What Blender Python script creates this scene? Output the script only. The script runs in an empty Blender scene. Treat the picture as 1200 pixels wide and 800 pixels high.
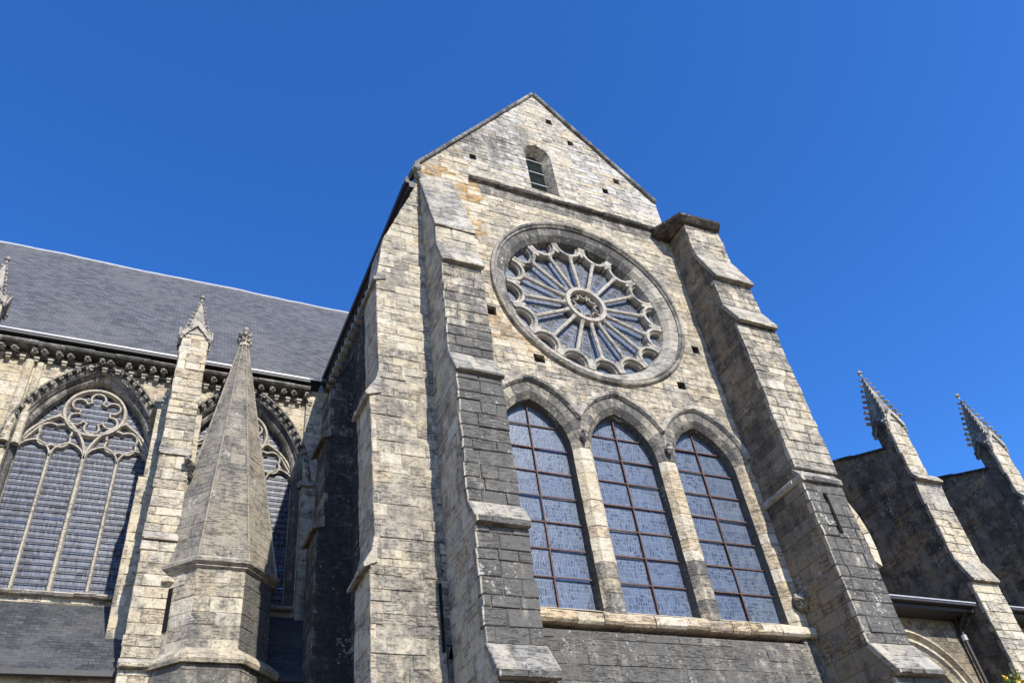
import bpy, math, random
from math import sin, cos, pi, sqrt, atan2, hypot
from mathutils import Vector, Matrix

# ------------------------------------------------------------------ camera, sky, sun, exposure
scene = bpy.context.scene
COL = scene.collection
yaw, pitch, roll = (math.radians(a) for a in (30.087, 40.809, -9.014))
fw = Vector((sin(yaw) * cos(pitch), cos(yaw) * cos(pitch), sin(pitch)))
rt = Vector((cos(yaw), -sin(yaw), 0)); up = rt.cross(fw)
r2 = rt * cos(roll) + up * sin(roll); u2 = -rt * sin(roll) + up * cos(roll)
cam_d = bpy.data.cameras.new("camera"); cam = bpy.data.objects.new("camera", cam_d); COL.objects.link(cam)
cam.matrix_world = Matrix(((r2.x, u2.x, -fw.x, 0), (r2.y, u2.y, -fw.y, -13.0), (r2.z, u2.z, -fw.z, 1.6), (0, 0, 0, 1)))
cam_d.sensor_width = 36; cam_d.lens = 36 * 959.46 / 1200; cam_d.clip_end = 3000; cam_d.clip_start = .05
scene.camera = cam
SX, SZ = .145, .73                                   # towards the sun: (SX, -1, SZ)
sd = Vector((SX, -1, SZ)).normalized()
w = bpy.data.worlds.new("World"); scene.world = w; w.use_nodes = True
nt = w.node_tree; bg = nt.nodes["Background"]; sk = nt.nodes.new("ShaderNodeTexSky")
sk.sky_type = 'NISHITA'; sk.sun_disc = False; sk.sun_elevation = math.asin(sd.z); sk.sun_rotation = atan2(sd.x, sd.y)
sk.air_density = .9; sk.dust_density = .35; sk.ozone_density = 6.0; sk.altitude = 600
hs = nt.nodes.new("ShaderNodeHueSaturation"); hs.inputs["Hue"].default_value = .509; hs.inputs["Saturation"].default_value = 1.2; hs.inputs["Value"].default_value = 1.68
nt.links.new(sk.outputs[0], hs.inputs["Color"]); nt.links.new(hs.outputs[0], bg.inputs[0]); bg.inputs[1].default_value = .12
sun_d = bpy.data.lights.new("sun", 'SUN'); sun_d.energy = 5.0; sun_d.angle = math.radians(.5); sun_d.color = (1, .95, .87)
sun = bpy.data.objects.new("sun", sun_d); COL.objects.link(sun); sun.rotation_euler = sd.to_track_quat('Z', 'Y').to_euler()
scene.view_settings.view_transform = 'Standard'; scene.view_settings.look = 'None'
scene.view_settings.gamma = 1; scene.view_settings.use_curve_mapping = False; scene.view_settings.exposure = 0.56

# ------------------------------------------------------------------ materials
def mat(name):
    m = bpy.data.materials.new(name); m.use_nodes = True
    return m, m.node_tree, m.node_tree.nodes["Principled BSDF"]
def nd(t, kind, **k):
    n = t.nodes.new(kind)
    for a, b in k.items():
        if a.startswith('i_'): n.inputs[int(a[2:])].default_value = b
        else: setattr(n, a, b)
    return n
def lk(t, a, b): t.links.new(a, b)
def mth(t, op, a, b=0.0, clamp=False):
    n = t.nodes.new("ShaderNodeMath"); n.operation = op; n.use_clamp = clamp
    for i, v in enumerate((a, b)):
        if isinstance(v, (int, float)): n.inputs[i].default_value = v
        else: t.links.new(v, n.inputs[i])
    return n.outputs[0]
def mix(t, f, a, b):
    n = t.nodes.new("ShaderNodeMix"); n.data_type = 'RGBA'
    for i, v in ((0, f), (6, a), (7, b)):
        if isinstance(v, (int, float)): n.inputs[i].default_value = v
        elif isinstance(v, tuple): n.inputs[i].default_value = (*v, 1)
        else: t.links.new(v, n.inputs[i])
    return n.outputs[2]
def step(t, v, a, b):
    n = t.nodes.new("ShaderNodeMapRange"); n.interpolation_type = 'SMOOTHSTEP'
    t.links.new(v, n.inputs[0]); n.inputs[1].default_value = a; n.inputs[2].default_value = b
    return n.outputs[0]
def noise(t, vec, scale, detail=4, rough=.6):
    n = t.nodes.new("ShaderNodeTexNoise"); n.inputs["Scale"].default_value = scale
    n.inputs["Detail"].default_value = detail; n.inputs["Roughness"].default_value = rough
    t.links.new(vec, n.inputs["Vector"]); return n.outputs[0]
def scaled(t, vec, s):
    n = t.nodes.new("ShaderNodeMapping"); n.inputs["Scale"].default_value = s; t.links.new(vec, n.inputs["Vector"]); return n.outputs[0]

def stone_mat(name, cream=(.485, .405, .27), pale=(.56, .505, .39), grey=(.23, .21, .178), soot=(.092, .088, .080), mortar=False):
    m, t, b = mat(name)
    P = nd(t, "ShaderNodeNewGeometry").outputs["Position"]
    at = nd(t, "ShaderNodeAttribute", attribute_name="blk")
    sp = nd(t, "ShaderNodeSeparateColor"); lk(t, at.outputs["Color"], sp.inputs[0])
    ra, rb, so, oc = sp.outputs[0], sp.outputs[1], sp.outputs[2], at.outputs["Alpha"]
    n1 = noise(t, P, .55, 5, .6); n2 = noise(t, P, 3.2, 6, .68); n3 = noise(t, P, 22, 4, .65); n4 = noise(t, P, 9, 5, .7)
    st = noise(t, scaled(t, P, (2.6, 2.6, .3)), 1, 5, .65)
    c = mix(t, ra, cream, pale)
    c = mix(t, mth(t, 'MULTIPLY', step(t, n4, .35, .7), .35), c, (.33, .27, .185))
    of = mth(t, 'MULTIPLY', oc, step(t, mth(t, 'ADD', n2, mth(t, 'MULTIPLY', rb, .35)), .5, .85))
    c = mix(t, of, c, (.44, .265, .10))
    c = mix(t, mth(t, 'MULTIPLY', oc, -1, True), c, (.47, .455, .42))      # cooler, limewashed blocks
    # grey weathering patches, then black crust
    g = mth(t, 'ADD', mth(t, 'MULTIPLY', n1, .45), mth(t, 'MULTIPLY', n2, .55))
    g = mth(t, 'ADD', g, mth(t, 'MULTIPLY', so, .30)); g = mth(t, 'ADD', g, mth(t, 'MULTIPLY', rb, .10))
    g = mth(t, 'ADD', g, mth(t, 'MULTIPLY', mth(t, 'SUBTRACT', st, .5), .35))
    c = mix(t, mth(t, 'MULTIPLY', step(t, g, .58, .80), .85), c, grey)
    k = mth(t, 'ADD', mth(t, 'MULTIPLY', st, .34), mth(t, 'MULTIPLY', n2, .30)); k = mth(t, 'ADD', k, mth(t, 'MULTIPLY', n4, .24)); k = mth(t, 'ADD', k, mth(t, 'MULTIPLY', n3, .12))
    k = mth(t, 'ADD', k, mth(t, 'MULTIPLY', so, .36)); k = mth(t, 'SUBTRACT', k, mth(t, 'MULTIPLY', mth(t, 'SUBTRACT', ra, .5), .06))
    c = mix(t, mth(t, 'MULTIPLY', step(t, k, .66, .84), .93), c, soot)
    # small dark pits and pale lichen flecks
    pit = step(t, mth(t, 'ADD', mth(t, 'MULTIPLY', n3, .6), mth(t, 'MULTIPLY', n4, .4)), .56, .66)
    c = mix(t, mth(t, 'MULTIPLY', pit, .55), c, (.09, .08, .065))
    fl = step(t, mth(t, 'ADD', mth(t, 'MULTIPLY', noise(t, P, 13, 4, .7), .55), mth(t, 'MULTIPLY', noise(t, scaled(t, P, (1.6, 1.6, 1.1)), 1, 3, .6), .45)), .585, .62)
    c = mix(t, mth(t, 'MULTIPLY', fl, mth(t, 'ADD', .5, mth(t, 'MULTIPLY', so, .4))), c, (.46, .44, .39))
    if mortar: c = mix(t, .35, c, (.16, .145, .12))
    bed = noise(t, scaled(t, P, (5, 5, 26)), 1, 4, .6)
    zone = step(t, mth(t, 'ADD', mth(t, 'MULTIPLY', n2, .7), mth(t, 'MULTIPLY', rb, .25)), .36, .56)
    crack = mth(t, 'MULTIPLY', step(t, bed, .53, .62), zone)
    c = mix(t, mth(t, 'MULTIPLY', step(t, noise(t, P, 6.5, 6, .75), .46, .66), .3), c, (.17, .15, .115))
    c = mix(t, mth(t, 'MULTIPLY', crack, .5), c, (.085, .075, .06))
    lk(t, c, b.inputs["Base Color"]); b.inputs["Roughness"].default_value = .92
    b.inputs["Specular IOR Level"].default_value = .25
    h = mth(t, 'ADD', mth(t, 'MULTIPLY', n3, .45), mth(t, 'MULTIPLY', n4, .9))
    h = mth(t, 'SUBTRACT', h, mth(t, 'MULTIPLY', pit, .35)); h = mth(t, 'SUBTRACT', h, mth(t, 'MULTIPLY', crack, .5)); h = mth(t, 'ADD', h, mth(t, 'MULTIPLY', n2, 1.2))
    bp = nd(t, "ShaderNodeBump"); bp.inputs["Strength"].default_value = 1.0; bp.inputs["Distance"].default_value = .045
    lk(t, h, bp.inputs["Height"]); lk(t, bp.outputs[0], b.inputs["Normal"])
    return m
M = {}
M['stone'] = stone_mat('limestone')
M['mortar'] = stone_mat('mortar', mortar=True)
M['dark_stone'] = stone_mat('shaded_side_limestone', cream=(.23, .18, .115), pale=(.27, .22, .155), grey=(.085, .078, .068), soot=(.03, .028, .025))  # darker copy of the limestone for side faces; shade put into the colour
M['dark_mortar'] = stone_mat('shaded_side_mortar', cream=(.23, .18, .115), pale=(.27, .22, .155), grey=(.085, .078, .068), soot=(.03, .028, .025), mortar=True)  # mortar to match, with the same shade in its colour
M['carved'] = stone_mat('carved_limestone', cream=(.38, .335, .255), pale=(.44, .405, .34), grey=(.215, .205, .185), soot=(.075, .072, .066))
M['slab'] = stone_mat('spire_limestone', cream=(.25, .22, .17), pale=(.29, .26, .21), grey=(.18, .168, .148), soot=(.095, .088, .075))

def slate_mat(name, base):
    m, t, b = mat(name)
    uv = nd(t, "ShaderNodeUVMap").outputs[0]; P = nd(t, "ShaderNodeNewGeometry").outputs["Position"]
    br = nd(t, "ShaderNodeTexBrick"); lk(t, uv, br.inputs["Vector"]); br.offset = .5
    br.inputs["Color1"].default_value = (*[v * .62 for v in base], 1); br.inputs["Color2"].default_value = (*[v * 1.4 for v in base], 1)
    br.inputs["Mortar"].default_value = (*[v * .45 for v in base], 1)
    br.inputs["Scale"].default_value = 1; br.inputs["Brick Width"].default_value = .24; br.inputs["Row Height"].default_value = .14
    br.inputs["Mortar Size"].default_value = .008; br.inputs["Mortar Smooth"].default_value = .4
    big = noise(t, P, .5, 5, .65)
    fleck = noise(t, scaled(t, uv, (3.2, 20, 1)), 1, 5, .75)
    c = mix(t, mth(t, 'MULTIPLY', step(t, fleck, .56, .66), .6), br.outputs["Color"], (.21, .20, .185))
    c = mix(t, mth(t, 'MULTIPLY', step(t, big, .45, .7), .5), c, (.12, .116, .107))
    c = mix(t, mth(t, 'MULTIPLY', step(t, noise(t, scaled(t, uv, (5, 9, 1)), 1, 4, .7), .64, .72), .5), c, (.30, .27, .21))
    lk(t, c, b.inputs["Base Color"]); b.inputs["Roughness"].default_value = .55; b.inputs["Specular IOR Level"].default_value = .4
    bp = nd(t, "ShaderNodeBump"); bp.inputs["Strength"].default_value = .6; bp.inputs["Distance"].default_value = .02
    lk(t, mth(t, 'ADD', mth(t, 'MULTIPLY', br.outputs["Fac"], -1), fleck), bp.inputs["Height"]); lk(t, bp.outputs[0], b.inputs["Normal"])
    return m
M['slate'] = slate_mat('slate_roof', (.074, .0735, .073))

M['old_slate'] = slate_mat('old_dark_slate', (.040, .042, .045))
def plain(name, col, rough=.6, metal=0.0, var=.25, sc=6):
    m, t, b = mat(name)
    P = nd(t, "ShaderNodeNewGeometry").outputs["Position"]
    n = noise(t, P, sc, 5, .65)
    c = mix(t, step(t, n, .3, .7), tuple(v * (1 - var) for v in col), tuple(min(1, v * (1 + var)) for v in col))
    lk(t, c, b.inputs["Base Color"]); b.inputs["Roughness"].default_value = rough; b.inputs["Metallic"].default_value = metal; b.inputs["Specular IOR Level"].default_value = .5 if rough < .85 else .05
    return m
M['rust'] = plain('rusty_iron', (.085, .04, .028), .8, 0, .35, 20)
M['iron'] = plain('dark_iron', (.03, .026, .024), .7)
M['zinc'] = plain('zinc_edge', (.33, .335, .34), .45, .0, .12)
M['pipe'] = plain('dark_gutter_metal', (.022, .020, .020), .6)
M['void'] = plain('unlit_interior', (.012, .012, .012), .9)
M['ground'] = plain('paving', (.24, .20, .15), .9, 0, .2, 1.5)
M['leaf'] = plain('leaf', (.09, .13, .03), .6, 0, .4, 9)
M['petal'] = plain('yellow_flower', (.70, .45, .03), .6)
M['pane'] = plain('dull_pane', (.012, .016, .015), .95)

def lead_glass(name, cells, lines, kind):
    m, t, b = mat(name)
    P0 = nd(t, "ShaderNodeNewGeometry").outputs["Position"]
    P = scaled(t, P0, (1, .0, 1))
    s = nd(t, "ShaderNodeSeparateXYZ"); lk(t, P0, s.inputs[0])
    cx = nd(t, "ShaderNodeCombineXYZ"); lk(t, s.outputs[0], cx.inputs[0]); lk(t, s.outputs[2], cx.inputs[1])
    q = cx.outputs[0]
    at = nd(t, "ShaderNodeAttribute", attribute_name="blk")
    if kind == 'lancet':                              # every panel has a design of its own
        of = nd(t, "ShaderNodeVectorMath", operation='MULTIPLY_ADD'); lk(t, at.outputs["Color"], of.inputs[0]); of.inputs[1].default_value = (9, 7, 0); lk(t, q, of.inputs[2]); q = of.outputs[0]
    blot = noise(t, q, 1.4, 4, .6); fine = noise(t, q, 14, 3, .6)
    if kind == 'nave':
        v = nd(t, "ShaderNodeTexVoronoi"); v.inputs["Scale"].default_value = 1; v.voronoi_dimensions = '2D'
        lk(t, scaled(t, q, (22, 5.2, 1)), v.inputs["Vector"]); v.distance = 'CHEBYCHEV'
        cc = nd(t, "ShaderNodeSeparateColor"); lk(t, v.outputs["Color"], cc.inputs[0])
        c = mix(t, cc.outputs[0], cells[0], cells[1])
        c = mix(t, step(t, cc.outputs[1], .72, .8), c, cells[2])
        br = nd(t, "ShaderNodeTexBrick"); lk(t, q, br.inputs["Vector"]); br.offset = 0
        br.inputs["Scale"].default_value = 1; br.inputs["Brick Width"].default_value = .11; br.inputs["Row Height"].default_value = .19
        br.inputs["Mortar Size"].default_value = .007
        c = mix(t, mth(t, 'MULTIPLY', br.outputs["Fac"], .6), c, lines)
        c = mix(t, mth(t, 'MULTIPLY', step(t, blot, .45, .7), .5), c, (.12, .135, .175))
    else:
        nz = nd(t, "ShaderNodeTexNoise"); nz.inputs["Scale"].default_value = 1.6; lk(t, q, nz.inputs["Vector"])
        dv = nd(t, "ShaderNodeVectorMath", operation='MULTIPLY_ADD'); lk(t, nz.outputs["Color"], dv.inputs[0]); dv.inputs[1].default_value = (.22, .10, 0); lk(t, q, dv.inputs[2])
        def bricks(wd, ht, ms, off, vec):
            br = nd(t, "ShaderNodeTexBrick"); lk(t, vec, br.inputs["Vector"]); br.offset = off; br.squash = .6; br.squash_frequency = 3
            br.inputs["Scale"].default_value = 1; br.inputs["Brick Width"].default_value = wd; br.inputs["Row Height"].default_value = ht
            br.inputs["Mortar Size"].default_value = ms; br.inputs["Color1"].default_value = (0, 0, 0, 1); br.inputs["Color2"].default_value = (1, 1, 1, 1)
            sc_ = nd(t, "ShaderNodeSeparateColor"); lk(t, br.outputs["Color"], sc_.inputs[0]); return sc_.outputs[0], br.outputs["Fac"]
        ca, la = bricks(.062, .17, .006, .4, dv.outputs[0]); cb, lb = bricks(.10, .085, .005, .5, q)
        vr = nd(t, "ShaderNodeTexVoronoi"); vr.voronoi_dimensions = '2D'; vr.inputs["Scale"].default_value = 1.1; vr.inputs["Randomness"].default_value = .8; lk(t, q, vr.inputs["Vector"])
        ring = mth(t, 'ABSOLUTE', mth(t, 'SUBTRACT', mth(t, 'FRACT', mth(t, 'MULTIPLY', vr.outputs["Distance"], 5.5)), .5))
        rl = mth(t, 'MULTIPLY', mth(t, 'SUBTRACT', 1, step(t, ring, .025, .05)), step(t, noise(t, q, 2.1, 1, .5), .5, .56))
        sel = step(t, noise(t, q, 2.4, 1, .5), .5, .53)
        val = mix(t, sel, ca, cb); line = mth(t, 'ADD', mth(t, 'MULTIPLY', la, mth(t, 'SUBTRACT', 1, sel)), mth(t, 'MULTIPLY', lb, sel))
        line = mth(t, 'MAXIMUM', line, rl)
        vs = nd(t, "ShaderNodeSeparateColor"); lk(t, val, vs.inputs[0])
        c = mix(t, step(t, vs.outputs[0], .25, .75), cells[0], cells[1])
        tint = noise(t, q, 5.5, 1, .5)
        c = mix(t, mth(t, 'MULTIPLY', step(t, tint, .64, .70), .5), c, cells[2]); c = mix(t, mth(t, 'MULTIPLY', step(t, tint, .36, .31), .4), c, (.075, .12, .07))
        c = mix(t, mth(t, 'MULTIPLY', line, .85), c, lines)
        dust = mth(t, 'ADD', mth(t, 'MULTIPLY', noise(t, q, 3.0, 5, .65), .6), mth(t, 'MULTIPLY', noise(t, scaled(t, q, (16, 1.3, 1)), 1, 4, .6), .4))
        c = mix(t, mth(t, 'MULTIPLY', step(t, dust, .42, .64), .6), c, (.092, .116, .158))
        c = mix(t, mth(t, 'MULTIPLY', at.outputs['Alpha'], .3), c, (.06, .08, .125))
    lk(t, c, b.inputs["Base Color"]); b.inputs["Roughness"].default_value = .42 if kind == 'nave' else .3; b.inputs["Specular IOR Level"].default_value = .22 if kind == 'nave' else .45
    bp = nd(t, "ShaderNodeBump"); bp.inputs["Strength"].default_value = .25; bp.inputs["Distance"].default_value = .02
    lk(t, fine, bp.inputs["Height"]); lk(t, bp.outputs[0], b.inputs["Normal"])
    return m
M['glass'] = lead_glass('stained_glass', ((.018, .030, .055), (.068, .092, .138), (.06, .045, .075)), (.20, .215, .23), 'lancet')
M['nave_glass'] = lead_glass('quarry_glass', ((.038, .047, .072), (.115, .132, .175), (.024, .028, .042)), (.04, .04, .047), 'nave')

# ------------------------------------------------------------------ mesh helpers
class MB:
    def __init__(s): s.v = []; s.f = []; s.c = []; s.m = []; s.uv = []
    def face(s, pts, col=(.5, .5, .3, 0), mi=0, uv=None):
        if len(pts) < 3: return
        i = len(s.v); s.v.extend([tuple(p) for p in pts]); s.f.append(tuple(range(i, i + len(pts)))); s.c.append(col); s.m.append(mi); s.uv.append(uv)
    def build(s, name, mats, parent=None, smooth=False, label=None):
        me = bpy.data.meshes.new(name); me.from_pydata(s.v, [], s.f)
        for m in (mats if isinstance(mats, (list, tuple)) else [mats]): me.materials.append(M[m])
        a = me.attributes.new("blk", 'FLOAT_COLOR', 'FACE')
        a.data.foreach_set("color", [float(x) for c in s.c for x in c])
        me.polygons.foreach_set("material_index", s.m)
        if any(u for u in s.uv):
            ul = me.uv_layers.new(name="UVMap"); k = 0
            for f, u in zip(s.f, s.uv):
                for j in range(len(f)):
                    if u: ul.data[k].uv = u[j]
                    k += 1
        if smooth: me.polygons.foreach_set("use_smooth", [True] * len(s.f))
        me.update()
        o = bpy.data.objects.new(name, me); COL.objects.link(o)
        if parent: o.parent = parent
        if label: o['label'] = label
        return o
def thing(name, label, cat, loc=(0, 0, 0), group=None):
    o = bpy.data.objects.new(name, None); COL.objects.link(o); o['label'] = label; o['category'] = cat
    if group: o['group'] = group
    return o
def copy_tree(o, parent=None):
    c = o.copy(); COL.objects.link(c); c.parent = parent
    for ch in list(o.children): copy_tree(ch, c)
    return c
Z = Vector((0, 0, 1))

def clip(poly, a, b, c):
    """keep a*u+b*v<=c"""
    out = []
    for i in range(len(poly)):
        p, q = poly[i], poly[(i + 1) % len(poly)]
        dp, dq = a * p[0] + b * p[1] - c, a * q[0] + b * q[1] - c
        if dp <= 0: out.append(p)
        if (dp < 0 < dq) or (dq < 0 < dp):
            t = dp / (dp - dq); out.append((p[0] + (q[0] - p[0]) * t, p[1] + (q[1] - p[1]) * t))
    return out
def area(p):
    return .5 * sum(p[i][0] * p[(i + 1) % len(p)][1] - p[(i + 1) % len(p)][0] * p[i][1] for i in range(len(p)))
def prism(mb, O, U, V, N, poly, p, t, col, ch=.01, jit=.004, rnd=random, tilt=.004, ec=None):
    n = len(poly); ec = ec or col
    if n < 3 or area(poly) < .0004: return
    cx = sum(a for a, _ in poly) / n; cy = sum(b for _, b in poly) / n
    A, B, Cc = [], [], []
    ta, tb = rnd.uniform(-tilt, tilt), rnd.uniform(-tilt, tilt)
    for (a, b) in poly:
        a += rnd.uniform(-jit, jit); b += rnd.uniform(-jit, jit)
        d = hypot(cx - a, cy - b) + 1e-6; k = min(.35, ch * 1.4 / d)
        h = p + (a - cx) * ta * 4 + (b - cy) * tb * 6 + rnd.uniform(-.3, .3) * jit
        A.append(O + U * (a + (cx - a) * k) + V * (b + (cy - b) * k) + N * h)
        B.append(O + U * a + V * b + N * (h - ch))
        Cc.append(O + U * a + V * b - N * t)
    mb.face(A, col)
    for i in range(n):
        j = (i + 1) % n
        e_ = ec if max(poly[i][0], poly[j][0]) < .04 else col
        mb.face((A[i], B[i], B[j], A[j]), e_); mb.face((B[i], Cc[i], Cc[j], B[j]), e_ if e_ is col else (col[0], col[1], ec[2] + .15, .4))

class Round:                                         # circular opening
    def __init__(s, u, v, r): s.u, s.v, s.r = u, v, r
    def hp(s, a, b):
        d = hypot(a - s.u, b - s.v) or 1e-6; nx, ny = (a - s.u) / d, (b - s.v) / d
        return d - s.r, nx, ny, s.u + nx * s.r, s.v + ny * s.r
class Arch:                                          # pointed opening, legs down to vb
    def __init__(s, u, zs, a, h, off=0, vb=-99):
        s.u, s.zs, s.a, s.R, s.off, s.vb = u, zs, a, (a * a + h * h) / (2 * a), off, vb
    def hp(s, a, b):
        if b < s.zs:
            sg = 1 if a > s.u else -1
            if b < s.vb: return 9, 0, 0, 0, 0
            return abs(a - s.u) - s.a - s.off, sg, 0, s.u + sg * (s.a + s.off), b
        sg = 1 if a > s.u else -1
        cx = s.u - sg * (s.R - s.a); r = s.R + s.off
        d = hypot(a - cx, b - s.zs); nx, ny = (a - cx) / d, (b - s.zs) / d
        return d - r, nx, ny, cx + nx * r, s.zs + ny * r
def cut_holes(polys, holes):
    for h in holes:
        out = []
        for p in polys:
            n = len(p)
            if n < 3: continue
            if isinstance(h, tuple):                  # rect u0,u1,v0,v1
                u0, u1, v0, v1 = h
                if max(a for a, _ in p) <= u0 or min(a for a, _ in p) >= u1 or max(b for _, b in p) <= v0 or min(b for _, b in p) >= v1: out.append(p); continue
                out.append(clip(p, 1, 0, u0)); out.append(clip(p, -1, 0, -u1))
                m = clip(clip(p, -1, 0, -u0), 1, 0, u1); out.append(clip(m, 0, 1, v0)); out.append(clip(m, 0, -1, -v1))
            else:
                cx = sum(a for a, _ in p) / n; cy = sum(b for _, b in p) / n
                d, nx, ny, qx, qy = h.hp(cx, cy)
                rad = max(hypot(a - cx, b - cy) for a, b in p)
                if d > rad: out.append(p); continue
                if d < -rad: continue
                out.append(clip(p, -nx, -ny, -(nx * qx + ny * qy)))
        polys = [p for p in out if len(p) > 2 and area(p) > .0006]
    return polys

def courses(v0, v1, ch, seed):
    r = random.Random(seed); out = [v0]; z = v0
    while z < v1 - ch * .6:
        z += ch * r.uniform(.75, 1.22); out.append(min(z, v1))
    if out[-1] < v1:
        if v1 - out[-1] < ch * .45 and len(out) > 1: out[-1] = v1
        else: out.append(v1)
    return out
def splits(u0, u1, bl, r):
    out = [u0]; u = u0 + bl * r.uniform(.3, 1)
    while u < u1 - bl * .3:
        out.append(u); u += bl * r.uniform(.6, 1.5)
    out.append(u1); return out

def flat_tone(soot=.3, ochre=.0): return lambda P: (soot, ochre)
def wallface(mb, O, U, N, u0, u1, v0, v1, tone, ch=.26, bl=.5, seed=1, clips=(), holes=(), V=None, cz=None, gap=.004, prot=.011, cham=.009, t=.1, jit=.006, plate=-.010):
    V = V or Z; r = random.Random(seed * 7 + 3)
    cz = cz or courses(v0, v1, ch, seed)
    for i in range(len(cz) - 1):
        a0, a1 = cz[i], cz[i + 1]
        if a1 - a0 < .01: continue
        us = splits(u0, u1, bl, r)
        for j in range(len(us) - 1):
            cell = [(us[j], a0), (us[j + 1], a0), (us[j + 1], a1), (us[j], a1)]
            g = gap
            blk = [(us[j] + g, a0 + g), (us[j + 1] - g, a0 + g), (us[j + 1] - g, a1 - g), (us[j] + g, a1 - g)]
            for c in clips: cell = clip(cell, *c) if len(cell) > 2 else []; blk = clip(blk, *c) if len(blk) > 2 else []
            so, oc = tone(O + U * ((us[j] + us[j + 1]) / 2) + V * ((a0 + a1) / 2))
            ra, rb = r.random(), r.random(); so = so + r.uniform(-.06, .06)
            so += (r.random() < .05) * r.uniform(-.35, .15); col = (ra, rb, so, oc * (r.random() < .75)); p = r.uniform(-prot, prot)
            cells = cut_holes([cell], holes); blks = cut_holes([blk], holes)
            for q in cells: mb.face([O + U * x + V * y + N * plate for x, y in q], (.6, .3, so - (.06 if so > .75 else 0), oc * .3), 1)
            for q in blks: prism(mb, O, U, V, N, q, p, t, col, cham, jit, r)

def buttress(name, parent, O, U, N, wd, prof, back, tone, side_tone=None, ch=.27, bl=.5, seed=1, mats=('stone', 'mortar'), weather_tone=None, left=True, right=True, wname='weathering', side_mats=None):
    """prof: (z, d) from top to bottom. Vertical runs are stages, sloped runs weatherings."""
    mb = MB(); sb = MB() if side_mats else mb; r = random.Random(seed); side_tone = side_tone or tone; weather_tone = weather_tone or tone
    obj = None; ws = []
    for (z1, d1), (z0, d0) in zip(prof[:-1], prof[1:]):
        if z1 - z0 < .01:                            # underside of a drip
            lo, hi = sorted((d1, d0)); mb.face([O + U * u + Z * z1 + N * d for u, d in ((0, lo), (wd, lo), (wd, hi), (0, hi))], (.4, .4, .6, 0), 1); continue
        vertical = abs(d1 - d0) < .06 * (z1 - z0) + .001
        cz = courses(z0, z1, ch, seed + int(z0 * 10)); rr = random.Random(seed + 5)
        qs = [(.10 if (k + seed) % 2 else .15) + rr.uniform(-.015, .015) for k in range(len(cz))]
        if vertical:
            for i in range(len(cz) - 1):
                a0, a1 = cz[i], cz[i + 1]; dm = (d1 + d0) / 2
                us = splits(0, wd, bl, r)
                mb.face([O + U * u + Z * z + N * (dm - .024) for u, z in ((0.014, a0), (wd - .014, a0), (wd - .014, a1), (0.014, a1))], (.8, .1, tone(O + Z * a0)[0] - .08, 0), 1)
                for j in range(len(us) - 1):
                    e0 = -rr.uniform(-.006, .03) if j == 0 else .006; e1 = rr.uniform(-.006, .03) if j == len(us) - 2 else -.006
                    so, oc = tone(O + U * us[j] + Z * a0 + N * dm); q = qs[i] if j in (0, len(us) - 2) else .1
                    prism(mb, O + N * dm, U, Z, N, [(us[j] + e0, a0 + .006), (us[j + 1] + e1, a0 + .006), (us[j + 1] + e1, a1 - .006), (us[j] + e0, a1 - .006)],
                          r.uniform(-.006, .016), q, (r.random(), r.random(), so + r.uniform(-.07, .07), oc * (r.random() < .7)), .022 if j == 0 else .014, .012 if j == 0 else .008, r, .006, (.8, .2, min(so, .4) - .1, .1) if j == 0 else None)
                for side, on in ((0, left), (1, right)):
                    if not on: continue
                    Us, Ns = (N, -U) if side == 0 else (-N, U)
                    Oo = O + U * (wd if side else 0)
                    lo, hi = -back, dm - qs[i]
                    if side: lo, hi = -hi, -lo
                    wallface(sb, Oo, Us, Ns, lo, hi, a0, a1, side_tone, ch, bl, seed + i * 3 + side, cz=[a0, a1])
                    # mortar behind the quoin
                    a, b = (dm - qs[i] - .01, dm - .014) if not side else (-(dm - .014), -(dm - qs[i] - .01))
                    mb.face([Oo + Us * x + Z * z + Ns * -.014 for x, z in ((a, a0), (b, a0), (b, a1), (a, a1))], (.4, .5, .4, 0), 1)
        else:
            sl = Vector((0, 0, 0)) + N * (d0 - d1) + Z * (z0 - z1); L = sl.length; Vs = -sl.normalized(); Ns = U.cross(Vs)
            wb = MB(); nrow = max(1, round(L / .42)); rows = [L * k / nrow for k in range(nrow + 1)]
            Ow = O + Z * z0 + N * d0
            wallface(wb, Ow, U, Ns, -.035, wd + .035, 0, L, weather_tone, .4, .6, seed + int(z0 * 7), V=Vs, cz=rows, t=.11, gap=.003, prot=.008, cham=.02, jit=.008)
            for si in (-.035, wd + .035):            # ends and foot of the slab
                pts = [Ow + U * si + Vs * a + Ns * b for a, b in ((0, -.014), (0, -.12), (L, -.12), (L, -.014))]; wb.face(pts, (.4, .5, .4, 0), 1)
            wb.face([Ow + U * a + Ns * b for a, b in ((-.035, -.014), (wd + .035, -.014), (wd + .035, -.12), (-.035, -.12))], (.4, .5, .5, 0), 1)
            ws.append(wb)
            for side, on in ((0, left), (1, right)):
                if not on: continue
                Us, Nn = (N, -U) if side == 0 else (-N, U); Oo = O + U * (wd if side else 0)
                m = (d0 - d1) / (z1 - z0); sg = 1 if side == 0 else -1     # d <= d1 + m*(z1-z)
                cl = [(sg, m, d1 + m * z1 - .05)]
                hi = max(d0, d1) - .02
                lo_, hi_ = (-back, hi) if side == 0 else (-hi, back)
                wallface(sb, Oo, Us, Nn, lo_, hi_, z0, z1, side_tone, ch, bl, seed + 31 + side, clips=cl, cz=cz)
    obj = mb.build(name, mats, parent)
    if side_mats: sb.build('side_wall', side_mats, obj)
    for wb in ws: wb.build(wname, ('carved', 'mortar'), obj)
    return obj

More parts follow.
